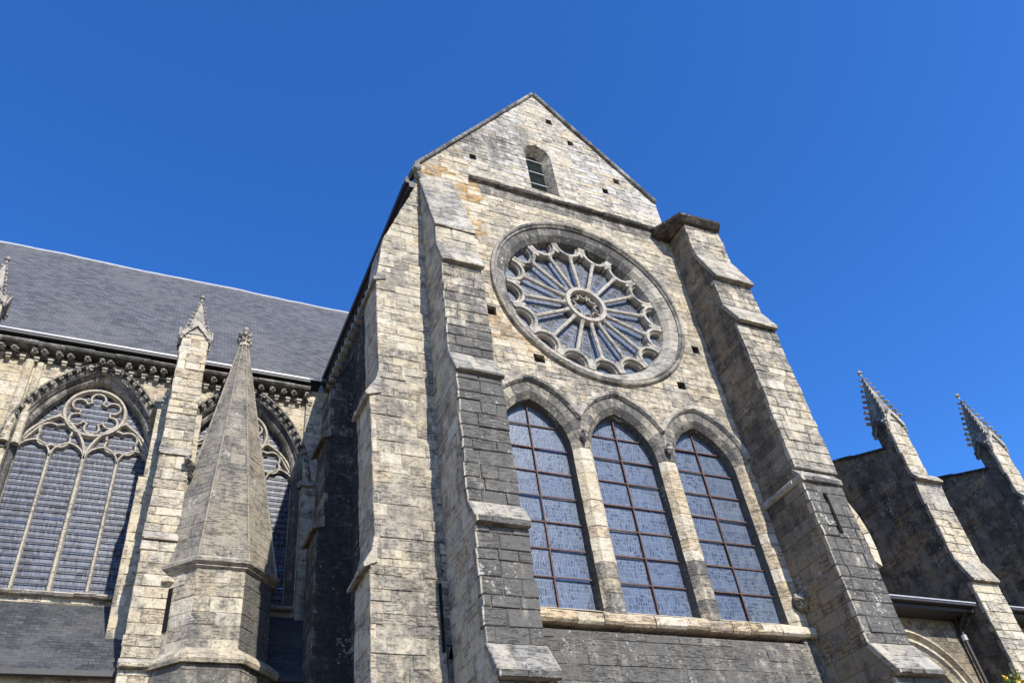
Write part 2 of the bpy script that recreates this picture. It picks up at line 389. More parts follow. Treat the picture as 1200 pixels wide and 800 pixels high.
def pointed(cx, zs, a, h, n, off=0.0):
    R = (a * a + h * h) / (2 * a); r = R + off; e = R - a; pts = []
    th = math.acos(max(-1, min(1, e / r)))
    for i in range(n + 1):                           # left springing to apex (centre to the right)
        k = th * i / n; pts.append((cx + e - r * cos(k), zs + r * sin(k)))
    return pts + [(2 * cx - x, z) for x, z in reversed(pts[:-1])]
def ribbon(mb, rows, closed=False, col=(.5, .5, .3, 0), cols=None, mi=0, pcl=False):
    """rows: list (along path) of lists of Vector (profile)."""
    n = len(rows)
    for i in range(n if closed else n - 1):
        a, b = rows[i], rows[(i + 1) % n]; k = len(a)
        for j in range(k if pcl else k - 1):
            mb.face((a[j], b[j], b[(j + 1) % k], a[(j + 1) % k]), cols[i] if cols else col, mi)
def arch_sweep(mb, cx, zs, a, h, n, prof, zbot=None, tone=(.5, .5, .4, 0), var=.2, seed=0, every=1):
    """prof: list of (offset, y) swept round a pointed arch in an XZ plane."""
    r = random.Random(seed); lanes = []
    for off, y in prof:
        p = pointed(cx, zs, a, h, n, off)
        if zbot is not None: p = [(cx - a - off, zbot)] + p + [(cx + a + off, zbot)]
        lanes.append([Vector((x, y, z)) for x, z in p])
    rows = [[l[i] for l in lanes] for i in range(len(lanes[0]))]; cols = []
    for i in range(len(rows)):
        if i % every == 0: c = (r.random(), r.random(), tone[2] + r.uniform(-var, var), tone[3])
        cols.append(c)
    ribbon(mb, rows, False, cols=cols)
def ring_sweep(mb, cx, cz, prof, n, tone=(.5, .5, .4, 0), var=.2, seed=0, every=3, joints=0, a0=0, a1=2 * pi):
    r = random.Random(seed); rows = []; cols = []; closed = abs(a1 - a0 - 2 * pi) < 1e-6
    c = tone
    for i in range(n + (0 if closed else 1)):
        t = a0 + (a1 - a0) * i / n
        rows.append([Vector((cx + rr * cos(t), y, cz + rr * sin(t))) for rr, y in prof])
        if i % every == 0: c = (r.random(), r.random(), tone[2] + r.uniform(-var, var), tone[3])
        cols.append(c)
    ribbon(mb, rows, closed, cols=cols)
def path_sweep(mb, pts, wd, yf, yb, col=(.6, .4, .25, 0), closed=False, top=.45):
    """moulded bar along a 2D path (x,z): narrow face in front, wide behind."""
    n = len(pts); rows = []
    for i in range(n):
        if closed: p, q = pts[i - 1], pts[(i + 1) % n]
        else: p, q = pts[max(0, i - 1)], pts[min(n - 1, i + 1)]
        dx, dz = q[0] - p[0], q[1] - p[1]; L = hypot(dx, dz) or 1e-6; nx, nz = -dz / L, dx / L
        x, z = pts[i]; ym = yf + (yb - yf) * .45
        rows.append([Vector((x + nx * o, y, z + nz * o)) for o, y in ((-wd, yb), (-wd, ym), (-wd * top, yf), (wd * top, yf), (wd, ym), (wd, yb))])
    ribbon(mb, rows, closed, col=col)
def arc(cx, cz, r, a0, a1, n): return [(cx + r * cos(a0 + (a1 - a0) * i / n), cz + r * sin(a0 + (a1 - a0) * i / n)) for i in range(n + 1)]
def box(mb, x0, x1, y0, y1, z0, z1, col=(.5, .5, .3, 0), mi=0):
    p = [Vector((x, y, z)) for z in (z0, z1) for y in (y0, y1) for x in (x0, x1)]
    for f in ((0, 2, 3, 1), (4, 5, 7, 6), (0, 1, 5, 4), (2, 6, 7, 3), (0, 4, 6, 2), (1, 3, 7, 5)): mb.face([p[i] for i in f], col, mi)
def tube(mb, A, B, ra, rb, n=10, col=(.6, .4, .25, 0), caps=True):
    A, B = Vector(A), Vector(B); d = (B - A).normalized(); s = d.cross(Vector((0, 1, 0)) if abs(d.y) < .9 else Vector((1, 0, 0))).normalized(); t = d.cross(s)
    ca = [A + (s * cos(2 * pi * i / n) + t * sin(2 * pi * i / n)) * ra for i in range(n)]
    cb = [B + (s * cos(2 * pi * i / n) + t * sin(2 * pi * i / n)) * rb for i in range(n)]
    for i in range(n): mb.face((ca[i], cb[i], cb[(i + 1) % n], ca[(i + 1) % n]), col)
    if caps: mb.face(ca, col); mb.face(cb[::-1], col)
def lump(mb, c, s, seed, col=(.6, .4, .3, 0), n=7, m=5, rough=.3):
    r = random.Random(seed); c = Vector(c); rows = []
    for i in range(m + 1):
        ph = pi * i / m
        rows.append([c + Vector((s[0] * sin(ph) * cos(2 * pi * j / n), s[1] * sin(ph) * sin(2 * pi * j / n), s[2] * cos(ph))) * (1 + r.uniform(-rough, rough)) for j in range(n)])
    for i in range(m):
        for j in range(n): mb.face((rows[i][j], rows[i + 1][j], rows[i + 1][(j + 1) % n], rows[i][(j + 1) % n]), col)
def fan(mb, pts, y, nx=1, col=(.5, .5, .3, 0), mi=0): mb.face([Vector((x, y, z)) for x, z in pts], col, mi)
def ragged_slab(mb, x0, x1, yb, yf, z0, z1, tone, seed, bl=.45, slope=.0, O=None, U=Vector((1, 0, 0)), N=Vector((0, -1, 0))):
    """a projecting string course of individual worn stones; yf,yb measured along N"""
    r = random.Random(seed); us = splits(x0, x1, bl, r); O = O or Vector((0, 0, 0))
    for a, b in zip(us[:-1], us[1:]):
        c = (r.random(), r.random(), tone[0] + r.uniform(-.15, .15), tone[1]); f = yf + r.uniform(-.025, .02); zz0 = z0 + r.uniform(-.012, .02); zz1 = z1 + r.uniform(-.01, .01)
        prof = [(yb, zz0), (f - .05, zz0), (f, zz0 + .05), (f - .01, zz1 - .05 - slope), (f - .05, zz1 - slope), (yb, zz1)]
        A = [O + U * (a + .004) + N * (d + r.uniform(-.006, .006)) + Z * (z + r.uniform(-.006, .006)) for d, z in prof]
        B = [O + U * (b - .004) + N * (d + r.uniform(-.006, .006)) + Z * (z + r.uniform(-.006, .006)) for d, z in prof]
        for i in range(len(A) - 1): mb.face((A[i], B[i], B[i + 1], A[i + 1]), c)
        mb.face(A[::-1], c); mb.face(B, c)

X_ = Vector((1, 0, 0)); Y_ = Vector((0, 1, 0))
SOUTH = dict(U=X_, N=-Y_)                            # faces the camera
# ------------------------------------------------------------------ ground
g = MB(); g.face([(-1500, -1500, 0), (1500, -1500, 0), (1500, 1500, 0), (-1500, 1500, 0)])
o = g.build('ground', 'ground'); o['kind'] = 'structure'

# ================================================================== TRANSEPT
TR = thing('church_transept', 'tall gabled stone transept end with a rose window above three lancets', 'church transept')
W0, W1 = 5.3, 13.8
ROSE = (10.15, 16.75)
LAN = [(7.82, 1.03), (10.14, 1.03), (12.47, 1.03)]; LZS, LH, LZB = 11.72, 1.40, 8.02
def tone_front(P):
    x, z = P.x, P.z
    if z < 7.7: return (.90 if x < 13 else .8, .0)
    if z > 20.9:                                     # gable: cool pale with grey cloud
        return (.34 + .35 * max(0, 1 - abs(z - 23.2 - .4 * (x - 8.5)) / 1.2) * (x < 9.4), (-.75 if (x < 9.2 or x > 10.8) and z > 21.6 else -.3) if x > 7.0 else .6)
    s = .36; oc = .22
    if z > 20.2: s = .75
    d = hypot(x - ROSE[0], z - ROSE[1])
    if 3.0 < d < 3.5 and z < 16: s = .55
    if z < 14.3: s = max(s, .48); oc = .35
    if 14.2 < z < 15.6 and x < 9: oc = 1.0; s = .3
    if z < 15.4 and x > 12.3: s = .45
    if x < 7.2 and z > 17.3: oc = 1.9; s = .25
    return (s, oc)
lan_holes = [Arch(c, LZS, a, LH, .0, -99) for c, a in LAN]
putlogs = [(6.92, 7.22, 15.35, 15.65), (8.07, 8.36, 14.08, 14.32), (13.2, 13.44, 15.58, 15.84), (12.28, 12.52, 14.13, 14.36)]
gputlogs = [(7.09, 7.3, 21.75, 21.98), (10.2, 10.42, 25.12, 25.38), (10.87, 11.08, 24.22, 24.46), (12.32, 12.55, 22.76, 23.0), (11.75, 11.95, 22.02, 22.26)]
mb = MB()
wallface(mb, Vector((0, 0, 0)), X_, -Y_, W0, W1, 0, 7.45, tone_front, .30, .62, 11, clips=(), gap=.005)
wallface(mb, Vector((0, 0, 0)), X_, -Y_, W0, W1, 7.45, 20.75, tone_front, .20, .40, 12,
         holes=[Arch(c, LZS, a, LH, .30, 7.7) for c, a in LAN] + [Round(*ROSE, 2.84)] + putlogs + [(W0 + 1.1, W1 - .32, 7.45, LZS)])
def recess(mb, u0, u1, v0, v1, d=.45):
    for P in (((u0, 0, v0), (u0, d, v0), (u0, d, v1), (u0, 0, v1)), ((u1, 0, v0), (u1, 0, v1), (u1, d, v1), (u1, d, v0)),
              ((u0, 0, v0), (u1, 0, v0), (u1, d, v0), (u0, d, v0)), ((u0, 0, v1), (u0, d, v1), (u1, d, v1), (u1, 0, v1)), ((u0, d, v0), (u1, d, v0), (u1, d, v1), (u0, d, v1))):
        mb.face(P, (.3, .5, .9, 0))
for q in putlogs: recess(mb, *q)
mb.build('front_wall', ('stone', 'mortar'), TR)
# gable above the string course
AP = (9.88, 26.62); GL = (5.45, 20.72); GR = (13.72, 22.30)
def hp_line(p, q):                                   # keep below the line p->q
    dx, dz = q[0] - p[0], q[1] - p[1]; L = hypot(dx, dz); a, b = -dz / L, dx / L
    if b < 0: a, b = -a, -b
    return (a, b, a * p[0] + b * p[1])
mb = MB()
SLIT = Arch(9.62, 22.75, .34, .36, 0, 21.18)
wallface(mb, Vector((0, 0, 0)), X_, -Y_, W0 + .1, W1, 20.75, 26.7, tone_front, .20, .40, 13,
         clips=[hp_line(GL, AP), hp_line(AP, GR)], holes=[Arch(9.53, 23.0, .47, .50, 0, 21.18)] + gputlogs)
for q in gputlogs: recess(mb, *q)
mb.build('gable_wall', ('stone', 'mortar'), TR)
# coping: thin slab following the rake, in stones
mb = MB(); r = random.Random(4)
def rake(mb, p, q, seed, th=.085, yf=.11, yb=-.6, ext=.0):
    r = random.Random(seed); L = hypot(q[0] - p[0], q[1] - p[1]); d = Vector((q[0] - p[0], 0, q[1] - p[1])) / L; nn = Vector((-d.z, 0, d.x))
    if nn.z < 0: nn = -nn
    us = splits(0, L, .7, r)
    for a, b in zip(us[:-1], us[1:]):
        c = (.3 + .4 * r.random(), r.random(), (.45 + .35 * r.random()), 0); tt = th + r.uniform(-.006, .006)
        pts = []
        for u in (a + .003, b - .003):
            P0 = Vector((p[0], 0, p[1])) + d * u
            pts.append([P0 + nn * h + Vector((0, -y, 0)) for h, y in ((0, -.02), (0, yf - .03), (.04, yf), (tt, yf), (tt + .01, yb), (0, yb))])
        ribbon(mb, pts, False, col=c, pcl=True); mb.face(pts[0][::-1], c); mb.face(pts[1], c)
rake(mb, (GL[0] - .12, GL[1] - .16), AP, 5); rake(mb, AP, (GR[0] + .03, GR[1] - .04), 6)
mb.build('gable_coping', 'carved', TR)
mb = MB(); ragged_slab(mb, 6.95, 13.9, -.05, .17, 20.66, 20.88, (.75, 0), 9, .6, .1); mb.build('string_course', 'carved', TR)
# slit window in the gable
mb = MB(); sx0, sx1, sz0, szs = 9.06, 10.0, 21.18, 23.0
arch_sweep(mb, 9.53, szs, .47, .50, 8, [(.0, .0), (-.17, .34)], sz0, (.5, .5, .45, 0), .2, 3)
mb.face([(sx0, -.0, sz0), (sx1, -.0, sz0), (sx1 - .17, .34, sz0 + .08), (sx0 + .17, .34, sz0 + .08)], (.5, .5, .2, 0))
sw = mb.build('slit_window', 'stone', TR)
mb = MB(); fan(mb, [(9.2, 21.2), (9.86, 21.2), (9.86, 23.0), (9.76, 23.25), (9.53, 23.4), (9.3, 23.25), (9.2, 23.0)], .345); mb.build('pane', 'pane', sw)
for z in (21.85, 22.45, 23.05): mb = MB(); box(mb, 9.22, 9.84, .28, .30, z, z + .022); mb.build('glazing_bar', 'zinc', sw)

# ---- lancets
for i, (c, a) in enumerate(LAN):
    mb = MB(); r = random.Random(70 + i)
    # voussoirs with joints and jambs, 0.34 deep
    outer_off = .30
    nV = 8
    inn = pointed(c, LZS, a, LH, nV); out = pointed(c, LZS, a, LH, nV, outer_off)
    inn2 = pointed(c, LZS, a, LH, nV, -.13)
    for k in range(len(inn) - 1):
        poly = [inn[k], inn[k + 1], out[k + 1], out[k]]; poly = poly[::-1]; tb = [Vector((x_, y_, z_)) for (x_, z_), y_ in ((inn[k], .0), (inn[k + 1], .0), (inn2[k + 1], .13), (inn2[k], .13))]; td = [Vector((x_, y_, z_)) for (x_, z_), y_ in ((inn2[k], .13), (inn2[k + 1], .13), (inn2[k + 1], .42), (inn2[k], .42))]
        bound_l = 8.98 if i == 1 else (11.305 if i == 2 else -99); bound_r = 8.98 if i == 0 else (11.305 if i == 1 else 99)
        poly = clip(poly, -1, 0, -bound_l) if bound_l > 0 else poly; poly = clip(poly, 1, 0, bound_r) if len(poly) > 2 and bound_r < 90 else poly
        if len(poly) < 3: continue
        if area(poly) < 0: poly = poly[::-1]
        col = (r.random() * .5, r.random(), .72 + r.uniform(-.15, .15), 0)
        prism(mb, Vector((0, 0, 0)), X_, Z, -Y_, poly, .0 + r.uniform(-.004, .004), .30, col, .012, .002, r, 0)
        mb.face(tb, col); mb.face(td, (.3, .5, 1.3, 0))  # inner reveal faces near black: shade painted into the colour
    # jamb stones on each side
    cz = courses(LZB - .3, LZS, .29, 80 + i)
    for side in (-1, 1):
        if side < 0 and i > 0: wj = .13
        elif side > 0 and i < 2: wj = .13
        else: wj = .34 if i == 2 else .3
        x0, x1 = (c - a - wj, c - a) if side < 0 else (c + a, c + a + wj)
        # piers between the windows are one stack of stones
        if side < 0 and i > 0: continue
        if side > 0 and i < 2: x1 = x0 + .26 + (LAN[i + 1][0] - LAN[i + 1][1] - (x0 + .26))
        for k in range(len(cz) - 1):
            rough = r.uniform(-.012, .012); bott = cz[k] < 8.9 and i < 2
            col = (r.random(), r.random(), (.62 if bott else .12) + r.uniform(-.1, .15), .35)
            e = (.10 + .03 * (k % 2)) if side > 0 and i < 2 else (.03 * (k % 2))
            # chamfered pier stone: splayed left reveal, flat front
            if side > 0 and i < 2:
                xm = x0 + .02
                prof = [(x0 - .13, .42), (x0 - .13, .13), (x0 + .0, .0 + rough), (x1, rough), (x1 + .13, .13), (x1 + .13, .42)]
            elif side > 0: prof = [(x0 - .13, .42), (x0 - .13, .13), (x0, rough), (x1 + e, rough), (x1 + e, .1)]
            else: prof = [(x0 - e, .1), (x0 - e, rough), (x1, rough), (x1 + .13, .13), (x1 + .13, .42)]
            A = [Vector((x + r.uniform(-.005, .005), y, cz[k] + .005)) for x, y in prof]; B = [Vector((x + r.uniform(-.005, .005), y, cz[k + 1] - .005)) for x, y in prof]
            for q in range(len(A) - 1): mb.face((A[q], A[q + 1], B[q + 1], B[q]), (.3, .5, 1.3, 0) if abs(prof[q][0] - prof[q + 1][0]) < .001 and min(prof[q][1], prof[q + 1][1]) > .1 else col)  # deep square jamb faces carry the same painted shade
            mb.face(B, col); mb.face(A[::-1], col)
            inset = [(x0 - .12, .36), (x0 - .115, .15), (x1 + (.115 if side < 0 or i < 2 else -.01), .15), (x1 + (.12 if side < 0 or i < 2 else -.01), .36)]
            for q in range(3): mb.face([Vector((inset[q][0], inset[q][1], z)) if h else Vector((inset[q + 1][0], inset[q + 1][1], z)) for h, z in ((1, cz[k]), (0, cz[k]), (0, cz[k + 1]), (1, cz[k + 1]))], (.4, .4, .4, 0))
    win = mb.build('lancet_window', 'stone', TR)
    # hood mould
    mb = MB()
    R_ = (a * a + LH * LH) / (2 * a)
    def hood_pts(off):
        p = pointed(c, LZS, a, LH, 22, off); return p
    lo, hi = (8.98 if i == 1 else (11.305 if i == 2 else 6.42)), (8.98 if i == 0 else (11.305 if i == 1 else 99))
    prof = [(.27, .02), (.27, -.03), (.31, -.10), (.37, -.12), (.41, -.08), (.43, .02)]
    lanes = [hood_pts(o_) for o_, _ in prof]; rr = random.Random(90 + i); zmin = LZS + (.52 if (i > 0) else .5)
    rows = []
    for k in range(len(lanes[0])):
        ctr = lanes[2][k]
        if ctr[0] < lo - .02 or ctr[0] > hi + .02 or ctr[1] < LZS + .35: 
            if len(rows) > 2: break
            rows = []; continue
        rows.append([Vector((l[k][0], y + rr.uniform(-.012, .012), l[k][1] + rr.uniform(-.006, .006))) for l, (_, y) in zip(lanes, prof)])
    cols = []; cc = (.5, .5, .4, 0)
    for k in range(len(rows)):
        if k % 4 == 0: cc = (rr.random(), rr.random(), rr.uniform(.2, .7), 0)
        cols.append(cc)
    ribbon(mb, rows, False, cols=cols); mb.face(rows[0]); mb.face(rows[-1][::-1])
    mb.build('hood_mould', 'carved', win)
    if i < 2:
        mb = MB(); hx = (8.98, 11.305)[i]
        lump(mb, (hx, -.09, 11.98), (.085, .10, .12), 5 + i, (.5, .5, .55, 0), 9, 7, .22); lump(mb, (hx, -.13, 12.1), (.075, .07, .05), 8 + i, (.5, .5, .5, 0), 8, 5, .3)
        mb.build('carved_head', 'carved', TR)
    # glass in separately tilted panels
    gy = .36; mb = MB(); r = random.Random(60 + i)
    zb = [7.97, 8.65, 9.27, 9.89, 10.51, 11.13, 11.75, 12.37, 12.97]; R_ = (a * a + LH * LH) / (2 * a)
    def halfw(z):
        if z <= LZS: return a - .13
        v = (R_ - .13) ** 2 - (z - LZS) ** 2; return max(.0, sqrt(max(0, v)) - (R_ - a))
    for za, zc in zip(zb[:-1], zb[1:]):
        for sg in (-1, 1):
            dy = [r.uniform(-.012, .012) for _ in range(3)]; n = 6; zs_ = [za + (zc - za) * k / n for k in range(n + 1)]
            pts = [(c, za)] + [(c + sg * halfw(z), z) for z in zs_] + [(c, zc)]
            pts = [p for k, p in enumerate(pts) if k == 0 or hypot(p[0] - pts[k - 1][0], p[1] - pts[k - 1][1]) > 1e-4]
            if len(pts) < 3: continue
            P = [Vector((x, gy + dy[0] + dy[1] * abs(x - c) * 1.0 + dy[2] * (z - za) * 1.5, z)) for x, z in pts]
            if sg < 0: P = P[::-1]
            mb.face(P, (r.random(), r.random(), .5, r.random()))
    mb.build('glass', 'glass', win)
    bar = MB()
    for z in zb[1:-1]:
        hw = halfw(z) - .005
        box(bar, c - hw, c + hw, gy - .05, gy - .022, z - .013, z + .013)
    box(bar, c - .014, c + .014, gy - .06, gy - .02, 8.02, LZS + LH - .2)
    bar.build('glazing_bar', 'rust', win)
# lancet sill
mb = MB()
mb.face([(6.4, .36, 8.04), (6.4, -.06, 7.82), (13.9, -.06, 7.82), (13.9, .36, 8.04)][::1], (.6, .4, .3, .2))
ragged_slab(mb, 6.4, 14.0, -.3, .15, 7.55, 7.82, (.28, .5), 21, .55, .03)
mb.build('sill', 'stone', TR)

# ---- rose window
RX, RZ = ROSE
mb = MB()
ring_sweep(mb, RX, RZ, [(2.80, .02), (2.80, -.03), (2.78, .0), (2.74, .02)], 96, (.5, .5, .7, 0), .2, 2, 3)
nS = 40; r = random.Random(33)
for k in range(nS):                                   # splayed voussoir ring, stone by stone
    t0, t1 = 2 * pi * (k + .012) / nS, 2 * pi * (k + .988) / nS
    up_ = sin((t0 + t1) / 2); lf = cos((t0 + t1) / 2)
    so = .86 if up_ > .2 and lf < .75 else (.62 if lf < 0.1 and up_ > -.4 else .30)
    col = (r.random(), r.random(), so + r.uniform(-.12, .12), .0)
    prof = [(2.82, .04), (2.79, -.012), (2.56, .06), (2.42, .20), (2.34, .52)]
    rows = [[Vector((RX + rr * cos(t), y, RZ + rr * sin(t))) for rr, y in prof] for t in (t0, (t0 + t1) / 2, t1)]
    ribbon(mb, rows, False, col=col)
rose = mb.build('rose_window', 'carved', TR)
mb = MB(); ring_sweep(mb, RX, RZ, [(2.78, .0), (2.775, -.05), (2.80, -.075), (2.83, -.05), (2.845, -.02), (2.865, -.09), (2.905, -.12), (2.945, -.09), (2.96, .0)], 120, (.5, .5, .55, 0), .2, 4, 4)
mb.build('hood_ring', 'carved', rose)
mb = MB()
for k in range(32):
    t0, t1 = 2 * pi * k / 32, 2 * pi * (k + 1) / 32; rr = random.Random(k)
    a_, b_ = rr.uniform(-.006, .006), rr.uniform(-.006, .006)
    mb.face([(RX, .42, RZ), (RX + 2.5 * cos(t1), .42 + a_, RZ + 2.5 * sin(t1)), (RX + 2.5 * cos(t0), .42 + b_, RZ + 2.5 * sin(t0))])
mb.build('glass', 'glass', rose)
NS = 16; ph0 = pi / NS * .35; mb = MB(); lc = (.5, .3, .45, 0)
for k in range(NS):                                   # leading of each petal: medallions between curved strips
    tj = ph0 + 2 * pi * (k + .5) / NS
    for rad, cr in ((1.22, .10), (1.60, .15), (1.60, .085), (2.02, .13)):
        path_sweep(mb, arc(RX + rad * cos(tj), RZ + rad * sin(tj), cr, 0, 2 * pi, 14)[:-1], .006, .402, .414, lc, True)
    for a_ in (-.075, .075): path_sweep(mb, [(RX + q_ * cos(tj + a_), RZ + q_ * sin(tj + a_)) for q_ in (.75, 1.2, 1.7, 2.1)], .007, .404, .414, lc)
    for q_ in (.95, 1.40, 1.84): path_sweep(mb, arc(RX, RZ, q_, tj - .17, tj + .17, 4), .007, .404, .414, lc)
mb.build('leading', 'carved', rose)
mb = MB()
for k in range(NS):                                   # scallops opening on the rim
    t = ph0 + 2 * pi * k / NS; ct = (RX + 2.33 * cos(t), RZ + 2.33 * sin(t)); up_ = sin(t)
    c = (.5 + .5 * random.Random(k).random(), .4, .30 + .35 * (up_ > .2) * random.Random(k + 9).random(), 0)
    path_sweep(mb, arc(ct[0], ct[1], .40, t + pi * .5 - .02, t + pi * 1.5 + .02, 14), .066, .19, .40, c, top=.6)
    path_sweep(mb, arc(ct[0], ct[1], .315, t + pi * .5, t + pi * 1.5, 12), .026, .26, .40, c)
    tj = t + pi / NS                                  # junction spike at the rim
    d = Vector((cos(tj), 0, sin(tj))); s = Vector((-sin(tj), 0, cos(tj))); B0 = Vector((RX, 0, RZ))
    for (ra, rb, wa, wb) in ((1.99, 2.38, .04, .085),):
        f = [B0 + d * ra - s * wa, B0 + d * ra + s * wa, B0 + d * rb + s * wb, B0 + d * rb - s * wb]
        F_ = [p + Y_ * .20 for p in f]; K_ = [p + Y_ * .40 for p in f]
        mb.face(F_[::-1], c)
        for q in range(4): mb.face((F_[q], F_[(q + 1) % 4], K_[(q + 1) % 4], K_[q]), c)
mb.build('tracery', 'carved', rose)
mb = MB()
path_sweep(mb, arc(RX, RZ, .565, 0, 2 * pi, 48)[:-1], .09, .17, .40, (.8, .3, .2, 0), True, .6)
for k in range(NS):                                   # bumps where the colonnettes stand
    t = ph0 + 2 * pi * k / NS; P = Vector((RX + .67 * cos(t), .27, RZ + .67 * sin(t))); lump(mb, P, (.06, .08, .06), k, (.7, .4, .25, 0), 8, 5, .1)
for k in range(8):
    t = 2 * pi * k / 8; path_sweep(mb, arc(RX + .41 * cos(t), RZ + .41 * sin(t), .115, t + pi * .55, t + pi * 1.45, 8), .028, .25, .40, (.6, .4, .3, 0))
    tj = t + pi / 8; tube(mb, (RX + .48 * cos(tj), .33, RZ + .48 * sin(tj)), (RX + .31 * cos(tj), .33, RZ + .31 * sin(tj)), .04, .02, 6, (.6, .4, .3, 0))
mb.build('hub', 'carved', rose)
mb = MB(); path_sweep(mb, arc(RX, RZ, .28, 0, 2 * pi, 32)[:-1], .014, .385, .41, closed=True); mb.build('glazing_ring', 'rust', rose)
for k in range(NS):
    t = ph0 + 2 * pi * k / NS; mb = MB(); c = (.5 + .5 * random.Random(k + 50).random(), .4, .05, 0)
    f = lambda rad: (RX + rad * cos(t), .27, RZ + rad * sin(t))
    tube(mb, f(.66), f(.76), .075, .052, 10, c); tube(mb, f(.76), f(1.76), .056, .056, 10, c); tube(mb, f(.80), f(.83), .06, .06, 10, c)
    tube(mb, f(1.70), f(1.73), .058, .058, 10, c); tube(mb, f(1.76), f(1.86), .046, .085, 10, c); tube(mb, f(1.86), f(1.93), .09, .08, 8, c)
    mb.build('colonnette', 'carved', rose)

# ---- buttress A (left of the rose), front-facing
def tA(P):
    z = P.z
    return ((.38, .1) if z > 15.8 else (.55 + .40 * max(0, min(1, (15.6 - z) / 3.0)), .1) if z > 12.3 else (.97, 0) if z > 9.2 else (1.0, 0))
def tAs(P): return (.30, .35)
profA = [(20.3, .02), (17.15, .93), (17.10, .93), (17.10, .88), (16.45, .90), (15.72, 1.15), (15.67, 1.15), (15.67, 1.03), (12.87, 1.04), (12.22, 1.36), (12.16, 1.36), (12.16, 1.25), (9.15, 1.29), (8.72, 1.55), (8.60, 1.55), (8.60, 1.40), (6.5, 1.46), (5.98, 1.80), (5.86, 1.80), (5.88, 1.64), (0, 1.66)]
buttress('buttress', TR, Vector((5.4, 0, 0)), X_, -Y_, 1.02, profA, .0, tA, tAs, .27, .5, 41, weather_tone=flat_tone(.42), side_mats=('stone', 'mortar'))
# ---- buttress E (right)
def tE(P):
    z = P.z; return ((.36, .0) if z > 17.6 else (.50, .15) if z > 11 else (.88, 0))
def tEs(P): return (.40, .25)
profE = [(20.45, .84), (18.93, .86), (17.62, 1.30), (17.57, 1.30), (17.57, 1.12), (16.6, 1.12), (15.80, 1.46), (15.72, 1.46), (15.72, 1.34), (11.12, 1.28)]
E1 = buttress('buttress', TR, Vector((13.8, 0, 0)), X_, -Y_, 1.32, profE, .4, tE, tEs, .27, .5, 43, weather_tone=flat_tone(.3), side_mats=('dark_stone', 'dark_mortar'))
profE2 = [(11.12, 1.22), (10.85, 1.42), (10.72, 1.42), (10.72, 1.33), (6.95, 1.38), (6.3, 1.80), (6.2, 1.80), (6.2, 1.62), (0, 1.64)]
E2 = buttress('buttress_base', TR, Vector((13.8, 0, 0)), X_, -Y_, 1.18, profE2, .4, tE, flat_tone(.38, .6), .30, .5, 44, weather_tone=flat_tone(.35), side_mats=('dark_stone', 'dark_mortar'))
mb = MB(); ragged_slab(mb, -.05, 1.42, -.05, .09, 10.72, 10.98, (.35, .2), 8, .6, .08, O=Vector((13.8, 0, 0)), U=-Y_, N=-X_); mb.build('band_moulding', 'carved', TR)
mb = MB(); lump(mb, (13.70, -.10, 8.35), (.17, .2, .2), 3, (.5, .5, .6, 0), 8, 6, .25); mb.build('corbel', 'dark_stone', TR)
# slit on the front of E
mb = MB(); r = random.Random(2)
for k in range(10):
    z = 9.45 + k * .1; e = .012 * (k % 2)
    box(mb, 14.29 - e, 14.375 - .004 * k * .5, -1.385 + .0, -1.36, z, z + .1)
mb.build('arrow_slit', 'void', TR)
# cap of E
mb = MB(); cap = [(13.1, -.25), (13.54, -1.08), (15.02, -1.13), (15.40, -.46), (15.40, .55), (13.3, .55)]
cc = (14.3, -.1)
lo_ = [Vector((cc[0] + (x - cc[0]) * .86, cc[1] + (y - cc[1]) * .86, 20.30)) for x, y in cap]; mi_ = [Vector((x, y, 20.42)) for x, y in cap]; hi_ = [Vector((x, y, 20.52)) for x, y in cap]; tp = Vector((cc[0], .2, 21.1))
n = len(cap); c = (.5, .4, .8, 1.0)
for k in range(n):
    j = (k + 1) % n; mb.face((lo_[k], lo_[j], mi_[j], mi_[k]), c); mb.face((mi_[k], mi_[j], hi_[j], hi_[k]), (.3, .5, 1.1, 0)); mb.face((hi_[k], hi_[j], tp), (.3, .5, 1.1, 0))
mb.face(lo_[::-1], c); mb.build('buttress_cap', 'dark_stone', TR)
# broken arch springing on the right flank of E
mb = MB(); r = random.Random(9)
for k in range(5):
    t0 = math.radians(62 - k * 17); t1 = math.radians(62 - (k + 1) * 17 + 1.2); cx_, cz_ = 14.95, 9.6
    pts = []
    for t in (t0, t1): pts.append([Vector((cx_ + rr * .72 * cos(t), y, cz_ + rr * 1.15 * sin(t))) for rr, y in ((1.0, -.85), (1.32, -.85), (1.32, -.2), (1.0, -.2))])
    c = (r.random(), .2, .0 + r.random() * .2, 0)
    ribbon(mb, pts, False, col=c, pcl=True); mb.face(pts[0], c); mb.face(pts[1][::-1], c)
mb.build('arch_springing', 'stone', TR)
# filler wall east of the facade, behind E
def plainwall(mb, O, U, N, u0, u1, z0, z1, so, oc, seed, ch=.3, bl=.6, **k): wallface(mb, O, U, N, u0, u1, z0, z1, flat_tone(so, oc), ch, bl, seed, **k)
mb = MB(); plainwall(mb, Vector((14.6, 0, 0)), Y_, X_, 0, 9.4, 0, 20.2, .5, .2, 51, .4, 1.0); mb.build('side_wall', ('dark_stone', 'dark_mortar'), TR)

